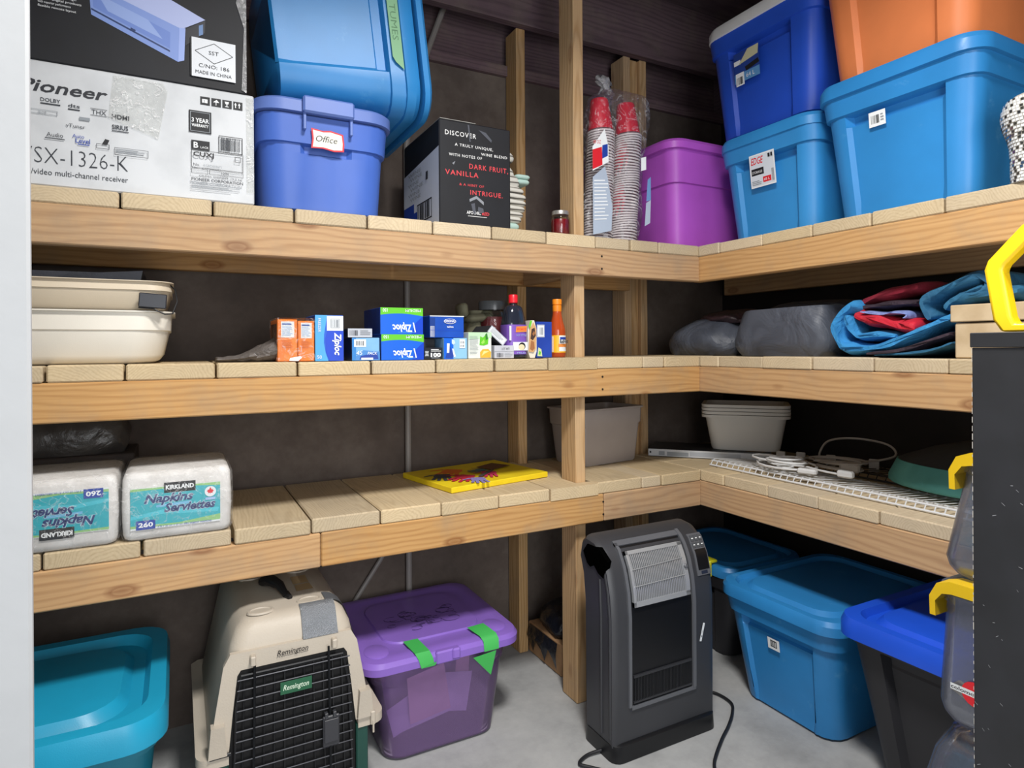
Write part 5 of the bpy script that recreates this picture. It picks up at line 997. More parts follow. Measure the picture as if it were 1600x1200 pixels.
# raised front frame around the door
def fp(x, z): return (x, sec(z)[1] - 0.012, z)
fr = [(-0.192, 0.225), (-0.178, 0.32), (-0.160, 0.425), (-0.145, 0.452), (0.137, 0.452), (0.152, 0.425), (0.170, 0.32), (0.185, 0.225)]
inn = [(-0.150, 0.03), (-0.150, 0.225), (-0.140, 0.32), (-0.130, 0.40), (-0.122, 0.412), (0.118, 0.412), (0.126, 0.40), (0.136, 0.32), (0.146, 0.225), (0.146, 0.03)]
mb = MB()
inn2 = inn[1:-1]
for i in range(len(fr) - 1):
    a, b, c, d_ = fr[i], fr[i + 1], inn2[i + 1], inn2[i]
    q4 = [fp(*a), fp(*b), fp(*c), fp(*d_)]; bk = [(p[0], p[1] + 0.014, p[2]) for p in q4]
    mb.add(q4 + bk, [(0, 1, 2, 3), (4, 7, 6, 5), (0, 4, 5, 1), (1, 5, 6, 2), (2, 6, 7, 3), (3, 7, 4, 0)])
obj('door_frame', mb, PB, cr, sharp=40)
mb = MB()
for x in (-0.150, 0.146): mb.box(x - (0.03 if x < 0 else 0.0), -0.016, 0.02, x + (0.0 if x < 0 else 0.03), 0.004, 0.215, 0.003)
mb.box(-0.18, -0.016, 0.012, 0.176, 0.004, 0.045, 0.003); obj('lower_frame', mb, PG, cr)
mb = MB(); mb.box(-0.150, -0.0035, 0.046, 0.146, -0.001, 0.411); obj('interior_shade', mb, plain('crate_shadow', '#0c0c0e', 0.9), cr)  # black plate behind the door, painted as the shade inside
for x in (-0.155, 0.15):
    for sg in (-1,):
        mb = MB(); mb.prism([(-0.020, 0.232), (0.020, 0.232), (0.014, 0.30), (-0.014, 0.30)], 'Y', -0.026, 0.0); o = obj('latch_rib', mb, PB, cr, (x * 1.12, 0.0, 0.0))
    mb = MB(); mb.box(-0.006, -0.01, 0, 0.006, 0.012, 0.022, 0.002); obj('pin_holder', mb, PB, cr, (x * 0.62, -0.012, 0.422))
mb = MB(); mb.box(-0.006, -0.012, -0.012, 0.006, 0.0, 0.022, 0.002); mb.box(-0.002, -0.014, -0.03, 0.002, -0.008, 0.0); obj('side_latch', mb, PB, cr, (0.186, -0.018, 0.222))
mb = MB(); mb.box(-0.026, -0.024, 0, 0.02, -0.018, 0.008, 0.001); obj('side_slot', mb, CB_, cr, (-0.165, 0.0, 0.228))
dr = obj('wire_door', MB(), CB_, cr)
mb = MB(); mb.tube([(-0.143, -0.015, 0.055), (-0.133, -0.013, 0.33), (-0.122, -0.012, 0.402), (0.114, -0.012, 0.402), (0.128, -0.013, 0.33), (0.138, -0.015, 0.055)], 0.0032, 6, closed=True); obj('door_rim', mb, CB_, dr)
WM = plain('door_wire', '#4a4b50', 0.35, 0.6); WD = plain('door_wire_dark', '#1a1b1e', 0.45)
for k in range(15):
    z = 0.062 + 0.0237 * k; hw = 0.137 - 0.035 * max(0, (z - 0.2)) ; mb = MB(); mb.tube([(-hw, -0.0165, z), (hw, -0.0165, z)], 0.0017, 5); obj('horizontal_wire', mb, WM, dr)
for k in range(11):
    x = -0.115 + 0.0225 * k; mb = MB(); mb.tube([(x * 1.08, -0.0135, 0.056), (x, -0.0125, 0.402)], 0.0016 if k not in (1,) else 0.003, 5); obj('vertical_wire', mb, WD, dr)
for x in (-0.093, 0.078):
    mb = MB(); mb.tube([(x * 1.05, -0.019, 0.09), (x, -0.018, 0.43)], 0.003, 6); obj('hinge_rod', mb, plain('rod_dark', '#202226', 0.35, 0.6), dr)
mb = MB(); mb.box(-0.02, -0.026, 0, 0.02, -0.018, 0.075, 0.002); mb.box(-0.017, -0.03, 0.012, 0.017, -0.026, 0.068, 0.001); mb.box(-0.016, -0.03, 0.07, -0.008, -0.018, 0.085, 0.001); mb.box(0.004, -0.03, 0.07, 0.012, -0.018, 0.085, 0.001); obj('door_latch', mb, plain('latch_grey', '#35363b', 0.45), dr, (0.082, 0, 0.185))
d = Decal((-0.036, -0.0185, 0.338), (1, 0, 0), (0, 0, 1)); d.rect(0, 0, 0.073, 0.03, plain('badge_green', '#1d5a3c', 0.4)); d.text('Remington', 0.006, 0.009, 0.0125, plain('badge_lettering', '#cfe0cc', 0.5), w=0.06, shear=0.3, bold=0.01); d.build('badge', dr)
d = Decal((-0.042, -0.0065, 0.426), (1, 0, 0), (0, 0, 1), 0.0012); d.text('Remington', 0.0, 0.002, 0.0125, plain('ink_brown_black', '#2a2624', 0.6), w=0.073, shear=0.3, bold=0.01); d.rect(0.0, -0.001, 0.073, -0.0002, plain('ink_brown_black', '#2a2624', 0.6)); d.build('lettering', cr)
# silver duct tape on the right front corner, brown patches, oval bosses, grip
DTP = NT('duct_tape'); DTP.b.inputs['Base Color'].default_value = lin('#8d9298'); DTP.b.inputs['Metallic'].default_value = 0.6; DTP.b.inputs['Roughness'].default_value = 0.32
_n = DTP.n('ShaderNodeTexNoise', i_Scale=45.0, i_Detail=4.0); DTP.bump(_n.outputs[0], 0.5, 0.006)
def shell_pt(u, yv, lift=0.0015):   # follows the roof from centre (u=0) over the right shoulder
    pts = [(0.0, 0.514), (0.088, 0.514), (0.108, 0.510), (0.122, 0.502), (0.133, 0.485), (0.141, 0.462), (0.150, 0.43), (0.158, 0.40), (0.168, 0.34)]
    f = u * (len(pts) - 1); i = min(int(f), len(pts) - 2); g = f - i
    return (pts[i][0] * (1 - g) + pts[i + 1][0] * g + lift, yv, pts[i][1] * (1 - g) + pts[i + 1][1] * g + lift)
mb = MB(); rg = random.Random(6)
ring = []
for k in range(15):
    u = 0.12 + 0.85 * k / 14; ring.append([shell_pt(u, y, 0.0025) for y in (0.062 - 0.03 * max(0, u - 0.45), 0.085, 0.115 + rg.uniform(-0.008, 0.008) - 0.03 * (u > 0.6))])
mb.loft(ring, False, False, 0, False); obj('duct_tape', mb, DTP.m, cr, recalc=False, label='silver duct tape over the front corner')
mb = MB(); mb.loft([[(0.02 + 0.0085 * k, y, z) for y, z in ((-0.004, 0.453), (0.006, 0.464), (0.017, 0.487), (0.032, 0.508), (0.046, 0.514), (0.064, 0.5168))] for k in range(11)], False, False, 0, False); obj('duct_tape', mb, DTP.m, cr, recalc=False)
d = Decal((0.03, 0.16, 0.514), (1, 0, 0), (0, 1, 0), 0.001); d.poly([(0.0, 0.0), (0.045, 0.003), (0.042, 0.05), (0.002, 0.048)], plain('packing_tape_tan', '#b79d76', 0.4)); d.poly([(0.0, 0.055), (0.042, 0.058), (0.042, 0.12), (0.001, 0.118)], plain('packing_tape_tan', '#b79d76', 0.4)); d.build('tape_patch', cr)
for (x, y) in ((-0.07, 0.07), (0.05, 0.085), (-0.07, 0.33), (0.06, 0.33)):
    mb = MB(); mb.lathe([(0.030, 0), (0.028, 0.004), (0.024, 0.0045), (0.022, 0.002)], 22); o = obj('oval_boss', mb, PB, cr, (x, y, 0.513)); o.scale = (1.1, 0.75, 1)
mb = MB(); mb.tube([(-0.045, 0.255, 0.524), (-0.03, 0.21, 0.54), (-0.012, 0.165, 0.538), (0.0, 0.13, 0.520)], [0.012, 0.016, 0.012, 0.007], 10); mb.tube([(-0.05, 0.26, 0.524), (-0.03, 0.235, 0.535), (-0.01, 0.2, 0.526)], [0.006, 0.01, 0.006], 8); mb.tube([(0.0, 0.14, 0.520), (0.008, 0.115, 0.518)], [0.01, 0.006], 8); obj('handle', mb, plain('handle_black', '#151517', 0.5), cr)

# purple see-through tote with papers
t_ = NT('purple_clear_plastic'); tr = t_.n('ShaderNodeBsdfTransparent'); tr.inputs[0].default_value = lin('#efe4f5'); 
ds = t_.n('ShaderNodeBsdfDiffuse'); ds.inputs[0].default_value = lin('#ab8ec2'); gl = t_.n('ShaderNodeBsdfGlossy'); gl.inputs['Roughness'].default_value = 0.15
m1 = t_.n('ShaderNodeMixShader'); m1.inputs[0].default_value = 0.22; t_.l(tr.outputs[0], m1.inputs[1]); t_.l(ds.outputs[0], m1.inputs[2])
fr_ = t_.n('ShaderNodeFresnel'); fr_.inputs[0].default_value = 1.35; m2 = t_.n('ShaderNodeMixShader'); t_.l(fr_.outputs[0], m2.inputs[0]); t_.l(m1.outputs[0], m2.inputs[1]); t_.l(gl.outputs[0], m2.inputs[2]); t_.l(m2.outputs[0], t_.out.inputs[0]); PCLR = t_.m
PLID = plastic('lavender_lid', '#8a68c4', 0.35, 0.05, 0.05, 60, '#6b4aa0')
pp = thing('clear_tote', 'purple see-through tote full of papers with green tape on its lid', 'tote', (-0.978, 0.275, 0.001))
R = []
for f, s_, o in ((0.0, 0.735, -0.012), (0.025, 0.75, 0), (0.5, 0.83, 0), (0.76, 0.872, 0), (0.77, 0.895, 0), (0.97, 0.93, 0), (0.972, 0.93, 0.01), (1.0, 0.93, 0.01), (1.0, 0.93, -0.002), (0.78, 0.88, -0.003), (0.5, 0.82, -0.003), (0.03, 0.74, -0.003)): R.append(rrect(0.23 * s_ + o, 0.228 * (0.62 + 0.38 * s_) + o, 0.055, 0.288 * f, 7, 0, -0.032))
mb = MB(); mb.loft(R, True, True); obj('body', mb, PCLR, pp, sharp=35)
R = []
for o, z in ((0.012, 0.268), (0.016, 0.27), (0.017, 0.290), (0.010, 0.302), (-0.004, 0.306), (-0.03, 0.306), (-0.04, 0.303), (-0.075, 0.304), (-0.078, 0.309), (-0.10, 0.309)): R.append(rrect(0.23 + o, 0.228 + o, 0.06, z, 7, 0, -0.032))
mb = MB(); mb.loft(R, True, True); obj('lid', mb, PLID, pp, sharp=30)
mb = MB(); mb.box(-0.04, -0.283, 0.268, 0.035, -0.262, 0.304, 0.004); mb.box(0.008, -0.290, 0.276, 0.032, -0.28, 0.306, 0.004); obj('lid_catch', mb, PLID, pp)
mb = MB(); mb.lathe([(0.05, 0.0), (0.05, 0.003), (0.042, 0.006)], 18); o = obj('lid_boss', mb, PLID, pp, (-0.19, -0.20, 0.304)); o.scale = (0.7, 0.9, 1)
o = o.copy(); COL.objects.link(o); o.parent = pp; o.location = (0.18, -0.20, 0.304)
sc2 = plain('scribble_ink', '#3b2c5c', 0.7); d = Decal((0, 0, 0.3092), (1, 0, 0), (0, 1, 0)); rg = random.Random(2)
for k in range(26):
    x, y = rg.uniform(-0.11, 0.10), rg.uniform(-0.135, 0.0); r0 = rg.uniform(0.008, 0.03); 
    for j in range(8):
        a = j * 0.6 + k; b = a + 0.6; p = (x + r0 * math.cos(a), y + r0 * 0.7 * math.sin(a)); q2 = (x + r0 * math.cos(b), y + r0 * 0.7 * math.sin(b)); d.k = 8
        d.poly([p, q2, (q2[0] + 0.0016, q2[1] + 0.002), (p[0] + 0.0016, p[1] + 0.002)], sc2)
d.build('scribbles', pp)
def tape_over(parent, x, w, back, down, slant=0.0, name='green_tape'):
    mb = MB(); pts = [(-0.262 + back, 0.3115), (-0.27, 0.3095), (-0.2785, 0.2935), (-0.2795, 0.268), (-0.2800, 0.268 - down)]
    mb.loft([[(x - w / 2 + slant * k, y, z) for k, (y, z) in enumerate(pts)], [(x + w / 2 + slant * k * 0.8, y, z + (0.008 if k == 4 else 0)) for k, (y, z) in enumerate(pts)]], False, False, 0, False); obj(name, mb, TAPEB, parent, recalc=False, sharp=60, label='bright green painter tape')
tape_over(pp, -0.085, 0.045, 0.075, -0.002, 0.008)
mb = MB(); mb.loft([[(0.095, -0.19, 0.3115), (0.105, -0.262, 0.3115), (0.11, -0.277, 0.30), (0.112, -0.279, 0.27)], [(0.152, -0.185, 0.3115), (0.158, -0.262, 0.3115), (0.16, -0.277, 0.30), (0.16, -0.279, 0.27)]], False, False, 0, False); obj('green_tape', mb, TAPEB, pp, recalc=False, sharp=60, label='bright green painter tape')
mb = MB(); mb.add([(0.075, -0.281, 0.262), (0.150, -0.281, 0.268), (0.135, -0.274, 0.195)], [(0, 1, 2)]); obj('green_tape', mb, TAPEB, pp, recalc=False, sharp=0, label='hanging pointed end of green painter tape')
# loose papers inside
rg = random.Random(21)
for k, (x, z, w, h, a, colr, lab) in enumerate(((-0.02, 0.12, 0.13, 0.14, 0.06, '#f2d3dd', 'large pink paper sheet upright inside the purple see-through tote'), (0.07, 0.09, 0.12, 0.12, -0.3, '#e2d6f4', 'lilac paper leaning inside the purple see-through tote'), (-0.09, 0.07, 0.10, 0.09, 0.25, '#d8caf0', 'small mauve paper at the left inside the purple see-through tote'),
                                                (0.105, 0.13, 0.05, 0.11, -0.15, '#eccad2', 'narrow rose paper at the right inside the purple see-through tote'), (-0.0, 0.055, 0.20, 0.06, 0.1, '#e6dcf6', 'pale lilac paper low inside the purple see-through tote'))):
    mb = MB(); w2, h2 = w / 2, h / 2; mb.add([(-w2, 0, -h2), (w2, 0.004, -h2 + 0.006), (w2 * 0.9, 0.01, h2), (-w2 * 0.95, 0.004, h2 - 0.01)], [(0, 1, 2, 3)]); mb.add([(-w2, 0.001, -h2), (w2, 0.005, -h2 + 0.006), (w2 * 0.9, 0.011, h2), (-w2 * 0.95, 0.005, h2 - 0.01)], [(3, 2, 1, 0)])
    tag(obj('paper_sheet', mb, card('paper_%d' % k, colr, None, 0.9), None, (-0.985 + x, 0.09 + 0.006 * k + 0.02 * (k in (3, 1)), 0.02 + z), (-0.08, -a, 0), sharp=0, recalc=False), lab, 'paper', 'papers in the purple tote')
mb = MB(); lump(mb, -1.12, -0.85, 0.16, 0.42, 0.02, 0.20, 40, 0.5, wob=0.06); tag(obj('paper_pile', mb, card('paper_pile', '#8f74ad', '#64508a', 0.9)), 'crumpled purple-tinted pile filling the purple see-through tote', 'paper')

# box with black bag behind the post
t = carton('cardboard_box', 'open brown cardboard box with dark plastic over it behind the front post', 'box', -0.468, 0.205, 0.001, -0.22, 0.44, 0.115, C_brown)
mb = MB(); lump(mb, -0.462, -0.23, 0.215, 0.40, 0.1165, 0.10, 44, 0.5, wob=0.08, topf=0.6); mb2 = MB()
o = obj('plastic_sheet', mb, fabric('black_sheet', '#1d2029', '#12141b', 0.8, 300, 0.25, 14), None, sharp=60); tag(o, 'crumpled dark plastic sheet on the brown cardboard box', 'plastic')
mb = MB(); mb.loft([[(-0.475, 0.22 + 0.028 * k, 0.115), (-0.482 - 0.006 * (k % 2), 0.22 + 0.028 * k, 0.075), (-0.478, 0.22 + 0.028 * k, 0.02 + 0.03 * ((k * 7) % 3))] for k in range(8)], False, False, 0, False); obj('hanging_edge', mb, fabric('black_sheet', '#1d2029', '#12141b', 0.8, 300, 0.25, 14), o, recalc=False)

# heater
HB = plastic('heater_charcoal', '#35363a', 0.42, 0.05, 0.1, 90); HS = plastic('heater_grey', '#5a5c61', 0.38, 0.04); HSV = plain('heater_silver', '#b9bcc0', 0.3, 0.5); HK = plain('heater_black', '#101114', 0.35)
ht = thing('space_heater', 'tall charcoal electric heater with silver grille standing on the floor', 'heater', (-0.397, -0.26, 0.001))
HW = 0.192
def prof(dx=0.0):  # side outline (y, z), front bottom first
    return [(0.0, 0.03), (-0.001, 0.2), (-0.001, 0.40), (0.006, 0.468), (0.022, 0.528), (0.048, 0.576), (0.090, 0.604), (0.135, 0.609), (0.158, 0.59), (0.168, 0.55), (0.150, 0.50), (0.140, 0.42), (0.138, 0.03)]
def side_ring(x, s_):
    P = prof(); cy = 0.07; cz = 0.31; return [(x, cy + (y - cy) * s_, cz + (z - cz) * (1 - (1 - s_) * 0.35)) for y, z in P]
mb = MB(); mb.loft([side_ring(-HW, 0.90), side_ring(-HW + 0.008, 0.97), side_ring(-HW + 0.022, 1.0), side_ring(HW - 0.022, 1.0), side_ring(HW - 0.008, 0.97), side_ring(HW, 0.90)], True, True); obj('housing', mb, HB, ht, sharp=32)
mb = MB(); mb.loft([rrect(HW + 0.004, 0.082, 0.03, 0.0, 4, 0, 0.07), rrect(HW + 0.002, 0.080, 0.03, 0.045, 4, 0, 0.07), rrect(HW - 0.006, 0.072, 0.03, 0.05, 4, 0, 0.07)]); obj('base', mb, HK, ht)
def front_pt(x, t_, lift):   # t_ 0..1 along the front from z=.09 to the top
    P = [(0.0, 0.09), (-0.001, 0.2), (-0.001, 0.40), (0.006, 0.468), (0.022, 0.528), (0.048, 0.576), (0.090, 0.604)]
    ls = [0]
    for i in range(len(P) - 1): ls.append(ls[-1] + math.dist(P[i], P[i + 1]))
    s_ = t_ * ls[-1]; i = 0
    while i < len(P) - 2 and s_ > ls[i + 1]: i += 1
    g = (s_ - ls[i]) / (ls[i + 1] - ls[i]); y = P[i][0] + g * (P[i + 1][0] - P[i][0]); z = P[i][1] + g * (P[i + 1][1] - P[i][1])
    ty, tz = P[i + 1][0] - P[i][0], P[i + 1][1] - P[i][1]; l = math.hypot(ty, tz)
    return (x, y - tz / l * lift, z + ty / l * lift)
def strip(mb, x0, x1, t0, t1, l0, n=14, th=0.003, mi=0):
    """curved plate on the front of the heater"""
    R = []
    for k in range(n + 1):
        t_ = t0 + (t1 - t0) * k / n; R.append([front_pt(x0, t_, l0), front_pt(x1, t_, l0), front_pt(x1, t_, l0 - th), front_pt(x0, t_, l0 - th)])
    mb.loft(R, True, True, mi)
XL, XR = -0.130, 0.100
mb = MB(); strip(mb, XL, XR, 0.10, 0.93, 0.0015, 20, 0.004); obj('black_panel', mb, HK, ht)
mb = MB(); strip(mb, XR, XR + 0.012, 0.10, 0.97, 0.0075, 20, 0.009); strip(mb, XL - 0.010, XL, 0.10, 0.95, 0.006, 20, 0.009); strip(mb, XL, XR + 0.012, 0.085, 0.105, 0.006, 2, 0.009); strip(mb, XL - 0.01, XR + 0.012, 0.93, 0.965, 0.006, 4, 0.009); obj('front_trim', mb, HS, ht, sharp=30)
GX0, GX1, T0, T1 = -0.122, 0.090, 0.615, 0.895
mb = MB(); strip(mb, GX0, GX0 + 0.008, T0, T1, 0.011, 12, 0.01); strip(mb, GX1 - 0.016, GX1, T0, T1, 0.011, 12, 0.01); strip(mb, GX0, GX1, T0, T0 + 0.025, 0.011, 3, 0.01); strip(mb, GX0, GX1, T1 - 0.02, T1, 0.011, 3, 0.01); obj('grille_frame', mb, HSV, ht, sharp=30)
mb = MB(); strip(mb, GX0 + 0.004, GX1 - 0.006, T0 + 0.01, T1 - 0.01, 0.0035, 10, 0.002); obj('grille_back', mb, plain('grille_dark', '#211f1d', 0.6), ht)
mb = MB()
for k in range(29): x = GX0 + 0.010 + k * (GX1 - GX0 - 0.03) / 28; strip(mb, x, x + 0.0026, T0 + 0.015, T1 - 0.012, 0.0095, 8, 0.006)
o = obj('grille_fins', mb, HSV, ht, sharp=30); o['kind'] = 'stuff'
for tt_ in (0.715, 0.80):
    mb = MB(); P = [front_pt(GX0 + 0.006, tt_, 0.011), front_pt(GX1 - 0.012, tt_ + 0.008, 0.011)]; mb.tube(P, 0.0013, 6); obj('cross_wire', mb, HSV, ht)
mb = MB(); mb.lathe([(0.006, 0), (0.006, 0.006), (0.004, 0.008)], 14); pz = front_pt(GX1 - 0.008, 0.765, 0.010); obj('screw_boss', mb, HS, ht, pz, (PI / 2 - 0.3, 0, 0))
mb = MB()
for k in range(40): x = XL + 0.010 + k * (XR - XL - 0.02) / 39; strip(mb, x, x + 0.0022, 0.125, 0.25, 0.006, 3, 0.005)
o = obj('lower_louvres', mb, plain('louvre_black', '#1e1f22', 0.35), ht, sharp=30); o['kind'] = 'stuff'
mb = MB(); strip(mb, XL + 0.006, XR - 0.006, 0.25, 0.262, 0.007, 2, 0.006); strip(mb, XL + 0.006, XR - 0.006, 0.118, 0.127, 0.007, 2, 0.006); obj('louvre_rail', mb, plain('louvre_grey', '#2c2d31', 0.35), ht)
# control panel on the right
mb = MB(); strip(mb, 0.132, 0.186, 0.695, 0.925, 0.003, 10, 0.003); obj('control_panel', mb, HS, ht)
mb = MB(); strip(mb, 0.139, 0.182, 0.725, 0.835, 0.0045, 8, 0.002); obj('display', mb, HK, ht)
for r_ in range(2):
    for c_ in range(3):
        mb = MB(); strip(mb, 0.137 + 0.0158 * c_, 0.1495 + 0.0158 * c_, 0.845 + 0.036 * r_, 0.874 + 0.036 * r_, 0.0052, 2, 0.003); b_ = obj('button', mb, plain('button_grey', '#4d5054', 0.35), ht)
        mb = MB(); strip(mb, 0.140 + 0.0158 * c_, 0.1465 + 0.0158 * c_, 0.857 + 0.036 * r_, 0.862 + 0.036 * r_, 0.0056, 1, 0.0006); obj('button_mark', mb, WHT, b_, sharp=0)
mb = MB(); strip(mb, 0.148, 0.172, 0.702, 0.718, 0.0042, 1, 0.0015); obj('badge', mb, plain('badge_dark', '#232a3c', 0.4), ht)
mb = MB(); strip(mb, 0.112, 0.117, 0.93, 0.955, 0.0015, 2, 0.0015); obj('paint_fleck', mb, WHT, ht)
d = Decal((0.138, -0.0015, 0.272), (0.28, 0, 1), (-1, 0, 0.28), 0.001); d.rect(0, 0, 0.055, 0.008, LBL); d.rect(0.012, 0.001, 0.018, 0.006, GRY); d.text('TEST', 0.024, 0.0025, 0.003, GRY); d.build('sticker', ht)
# carrying handle hole on the left, its shade a black plate, and side ridge
mb = MB(); mb.prism([(0.020, 0.560), (0.062, 0.588), (0.118, 0.586), (0.140, 0.560), (0.120, 0.530), (0.105, 0.522), (0.085, 0.532), (0.065, 0.515), (0.040, 0.508)], 'X', -HW - 0.0035, -HW + 0.012); obj('handle_hole', mb, plain('hole_shade', '#030303', 1.0, 0.0, 0.0), ht, label='carrying hole in the left side, its shade painted black')
mb = MB(); mb.tube([(-HW + 0.004, 0.016, 0.06), (-HW + 0.004, 0.016, 0.40), (-HW + 0.004, 0.024, 0.47), (-HW + 0.004, 0.04, 0.53)], 0.007, 8); mb.tube([(-HW - 0.0005, 0.055, 0.06), (-HW - 0.0005, 0.055, 0.40), (-HW - 0.0005, 0.06, 0.5)], 0.004, 8); obj('side_ridge', mb, HB, ht, sharp=60)
mb = MB(); mb.tube(smooth([(0.188, 0.14, 0.02), (0.26, 0.16, 0.008), (0.32, 0.13, 0.006), (0.325, 0.06, 0.006), (0.285, 0.015, 0.006), (0.22, -0.03, 0.006), (0.15, -0.07, 0.006), (0.06, -0.13, 0.006), (-0.02, -0.2, 0.006), (-0.12, -0.16, 0.006), (-0.2, -0.06, 0.006), (-0.26, 0.01, 0.006), (-0.28, 0.04, 0.006), (-0.24, 0.06, 0.006), (-0.19, 0.055, 0.01)]), 0.0048, 8); obj('power_cord', mb, plain('cord_black', '#191a1e', 0.5), ht, sharp=60, label='black power cord trailing over the floor')

# blue tote under the right wing
bf = right_tote('storage_tote', 'blue lidded tote on the floor under the right wing beside the heater', -0.545, -0.125, -0.035, 0.55, 0.001, 0.365, P_blue, P_blue, taper=0.80, lidh=0.03, lip=0.016, r=0.06, pocket=0.022)
d = Decal((-0.036, -0.238, 0.215), (1, 0, 0), (0, -0.13, 1), 0.012); d.rect(0, 0, 0.044, 0.036, WHT); d.rect(0.01, 0.008, 0.034, 0.03, BLK); d.barcode(0.012, 0.011, 0.032, 0.027, WHT, 6); d.build('label', bf)
# black tote with cobalt lid
kb = right_tote('storage_tote', 'black tote with cobalt blue lid on the floor beside the blue tote', -1.06, -0.608, -0.085, 0.55, 0.001, 0.425, P_black2, P_blid, taper=0.74, lidh=0.04, lip=0.022, band=0.90, inset=0.02, pocket=0.024, pw=0.27, r=0.05)
# black tote with yellow latches and blue lid behind the heater
yb = thing('storage_tote', 'black tote with blue lid and yellow latches behind the heater', 'tote', (0.33, 0.215, 0.001), (0, 0, RZ)); tote_parts(yb, 0.45, 0.40, 0.325, P_black, P_blue, taper=0.88, lidh=0.03, lip=0.010)
for x in (0.10, -0.10):
    mb = MB(); mb.box(-0.055, -0.024, -0.035, 0.055, -0.004, 0.018, 0.004); mb.box(-0.05, -0.012, 0.012, 0.05, 0.03, 0.024, 0.004); mb.box(-0.02, -0.03, -0.02, 0.02, -0.022, -0.005, 0.002); obj('latch', mb, plastic('latch_yellow', '#d8d425', 0.4), yb, (x, -0.212, 0.335))

# clear boxes with yellow clips, at the right edge
CLR = film('clear_box_plastic', '#f0f3f8', 0.04, 0.06, 7.0, 0.085, '#c6cce2', 0.7, 0.0, 0.002); YEL = plastic('clip_yellow', '#e8c016', 0.35)
def clear_box(label, x0, x1, y0, y1, z, h, top=0.9):
    t = thing('clear_box', label, 'storage box', ((x0 + x1) / 2, (y0 + y1) / 2, z), group=None); hx, hy = (x1 - x0) / 2, (y1 - y0) / 2
    R = []
    for f, s_ in ((0.0, 0.80), (0.03, 0.90), (0.09, 0.97), (0.17, 1.0), (0.88, top + 0.005), (0.90, top + 0.03), (1.0, top + 0.03)): R.append(rrect(hx * s_, hy * s_, 0.03, h * f, 6))
    for f, s_ in ((1.0, top + 0.015), (0.9, top - 0.01), (0.17, 0.985), (0.09, 0.955), (0.04, 0.89)): R.append(rrect(hx * s_, hy * s_, 0.03, h * f + 0.002, 6))
    mb = MB(); mb.loft(R); obj('body', mb, CLR, t, sharp=30)
    bx = hx; hx *= top + 0.03; hy *= top + 0.03
    mb = MB(); mb.loft([rrect(hx + 0.004, hy + 0.004, 0.034, h * 0.955, 6), rrect(hx + 0.004, hy + 0.004, 0.034, h + 0.006, 6), rrect(hx - 0.01, hy - 0.01, 0.03, h + 0.008, 6)]); obj('lid', mb, CLR, t, sharp=30)
    mb = MB(); o_ = [(hy + 0.007, h - 0.058), (hy + 0.008, h - 0.02), (hy - 0.006, h + 0.008), (hy - 0.03, h + 0.018), (-hy + 0.03, h + 0.018), (-hy - 0.007, h - 0.02), (-hy - 0.006, h - 0.058)]
    i_ = [(hy - 0.004, h - 0.058), (hy - 0.003, h - 0.028), (hy - 0.016, h - 0.010), (hy - 0.034, h - 0.006), (-hy + 0.034, h - 0.006), (-hy + 0.003, h - 0.028), (-hy + 0.004, h - 0.058)]
    mb.prism(o_ + i_[::-1], 'X', -hx - 0.016, -hx + 0.03); obj('clip', mb, YEL, t, sharp=30)
    return t
HXc = [(-0.30, -0.10)]
cb1 = clear_box('clear box with yellow clip, topmost of the stack by the black bookcase', -0.30, -0.105, -1.26, -0.968, 0.705, 0.235, 0.80)
cb2 = clear_box('clear box with yellow clip and red emblem, middle of the stack by the black bookcase', -0.305, -0.105, -1.27, -0.958, 0.408, 0.275, 0.93)
d = Decal((-0.1012, 0.112, 0.055), (0, -1, 0), (0, 0, 1), 0.0005)
d.poly([(0.008 + 0.024 + 0.024 * math.cos(a), 0.03 + 0.024 * math.sin(a)) for a in [2 * PI * k / 18 for k in range(18)]], RED); d.rect(-0.012, 0.024, 0.034, 0.036, LBL); d.text('colomo', -0.011, 0.0265, 0.007, BLK, w=0.042, bold=0.02); d.build('emblem', cb2)
mb = MB(); mb.box(-0.02, -0.05, 0.0, 0.02, 0.05, 0.012, 0.003); tag(obj('wooden_stick', mb, M['board'], None, (-0.265, -1.02, 0.455), (0.4, 0.1, 0.1)), 'light wooden stick inside the clear box with red emblem', 'stick')
# large clear bin upside down beneath them
cb3 = thing('clear_bin', 'large clear bin standing upside down under the clear box stack', 'storage box', (-0.19, -1.13, 0.001))
R = []
for z, s_, o in ((0.0, 1.0, 0.012), (0.012, 1.0, 0.012), (0.014, 1.0, 0.0), (0.05, 0.97, 0.0), (0.33, 0.72, 0.0), (0.385, 0.62, 0.0), (0.402, 0.52, 0.0), (0.400, 0.51, -0.001), (0.383, 0.61, -0.002), (0.33, 0.71, -0.002), (0.05, 0.96, -0.002), (0.0, 0.98, -0.002)): R.append(rrect(0.130 * s_ + o, 0.275 * s_ + o, 0.04, z, 6))
mb = MB(); mb.loft(R, False, False); obj('body', mb, CLR, cb3, sharp=30)

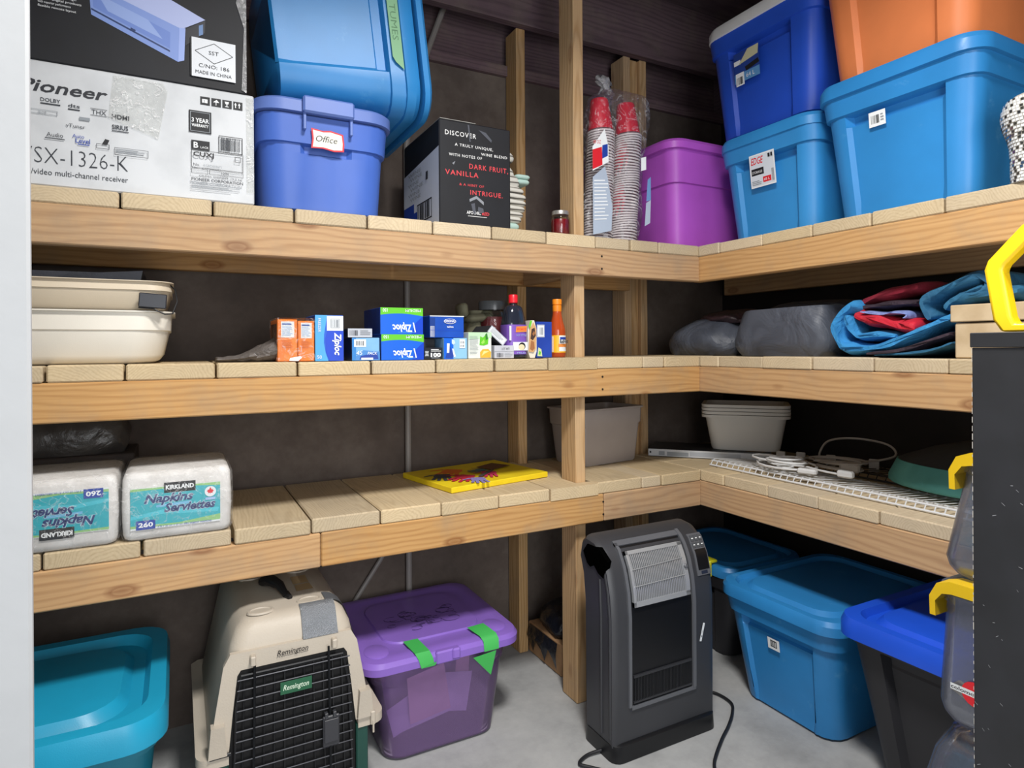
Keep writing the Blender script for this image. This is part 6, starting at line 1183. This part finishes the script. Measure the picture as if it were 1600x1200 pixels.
# black bookcase, side towards us
BK = card('black_laminate', '#1c1d21', '#16171a', 0.55)
bk = thing('bookcase', 'black laminate bookcase standing side-on at the right edge of view', 'bookcase', (-0.62, -1.60, 0.001))
bw, bd, bh = 0.28, 0.414, 1.186
for nm, b in (('side_panel', (0, 0.0, 0, 0.018, bd, bh - 0.022)), ('side_panel', (bw - 0.018, 0, 0, bw, bd, bh - 0.022)), ('top_panel', (-0.002, -0.002, bh - 0.0215, bw + 0.002, bd + 0.002, bh)), ('back_panel', (0.0185, bd - 0.008, 0.0, bw - 0.0185, bd - 0.001, bh - 0.022)), ('shelf_panel', (0.0185, 0.01, 0.06, bw - 0.0185, bd - 0.009, 0.078)), ('shelf_panel', (0.0185, 0.01, 0.42, bw - 0.0185, bd - 0.009, 0.438)), ('shelf_panel', (0.0185, 0.01, 0.80, bw - 0.0185, bd - 0.009, 0.818))):
    mb = MB(); mb.box(*b, 0.001); obj(nm, mb, BK, bk)
d = Decal((0, bd, 0), (0, -1, 0), (0, 0, 1)); SCR = plain('scratch_grey', '#8f9094', 0.7); rg = random.Random(13)
for k in range(26):
    x, z = rg.uniform(0.0, 0.1), rg.uniform(0.45, bh - 0.05); a = rg.uniform(-1, 1); l = rg.uniform(0.001, 0.006); d.k = 1
    d.poly([(x, z), (x + l * math.cos(a), z + l * math.sin(a)), (x + l * math.cos(a), z + l * math.sin(a) + 0.0006), (x, z + 0.0006)], SCR)
for k in range(60):
    z = 0.4 + k * 0.0128; d.k = 1; d.rect(0.0, z, 0.0006 + 0.0005 * rg.random(), z + 0.008 * rg.random() + 0.003, plain('chipped_edge', '#a8a49c', 0.8))
d.build('scratches', bk)
# case with yellow frame on the bookcase
tc_ = thing('tool_case', 'black tool case with bright yellow frame on top of the black bookcase', 'case', (-0.60, -1.31, 1.188))
mb = MB(); mb.loft([rrect(0.08, 0.075, 0.02, 0.012, 5, 0.10), rrect(0.085, 0.08, 0.02, 0.10, 5, 0.10), rrect(0.07, 0.065, 0.02, 0.16, 5, 0.10)]); obj('body', mb, plastic('case_black', '#1c1d22', 0.4, 0.05, 0.3), tc_, sharp=40)
path = [(-0.01, 0.001), (0.095, 0.001), (0.118, 0.092), (0.108, 0.108), (0.062, 0.158), (0.04, 0.165), (-0.09, 0.165), (-0.11, 0.10), (-0.09, 0.001)]
outer = [(0.0, 0.0), (0.096, 0.0), (0.107, 0.018), (0.118, 0.092), (0.113, 0.106), (0.07, 0.152), (0.05, 0.162), (-0.1, 0.162), (-0.118, 0.092), (-0.1, 0.0)]
inner = [(0.0, 0.011), (0.078, 0.011), (0.083, 0.022), (0.094, 0.090), (0.09, 0.098), (0.055, 0.134), (0.042, 0.140), (-0.085, 0.140), (-0.095, 0.09), (-0.085, 0.011)]
mb = MB(); n = len(outer)
V = [(0.0, y, z) for y, z in outer] + [(0.0, y, z) for y, z in inner] + [(0.025, y, z) for y, z in outer] + [(0.025, y, z) for y, z in inner]; F = []
for i in range(n):
    j = (i + 1) % n; F += [(i, j, n + j, n + i), (2 * n + i, 3 * n + i, 3 * n + j, 2 * n + j), (i, 2 * n + i, 2 * n + j, j), (n + i, n + j, 3 * n + j, 3 * n + i)]
mb.add(V, F); o = obj('frame', mb, YEL, tc_, sharp=25)
bv = o.modifiers.new('soft_edges', 'BEVEL'); bv.width = 0.004; bv.segments = 2; bv.limit_method = 'ANGLE'
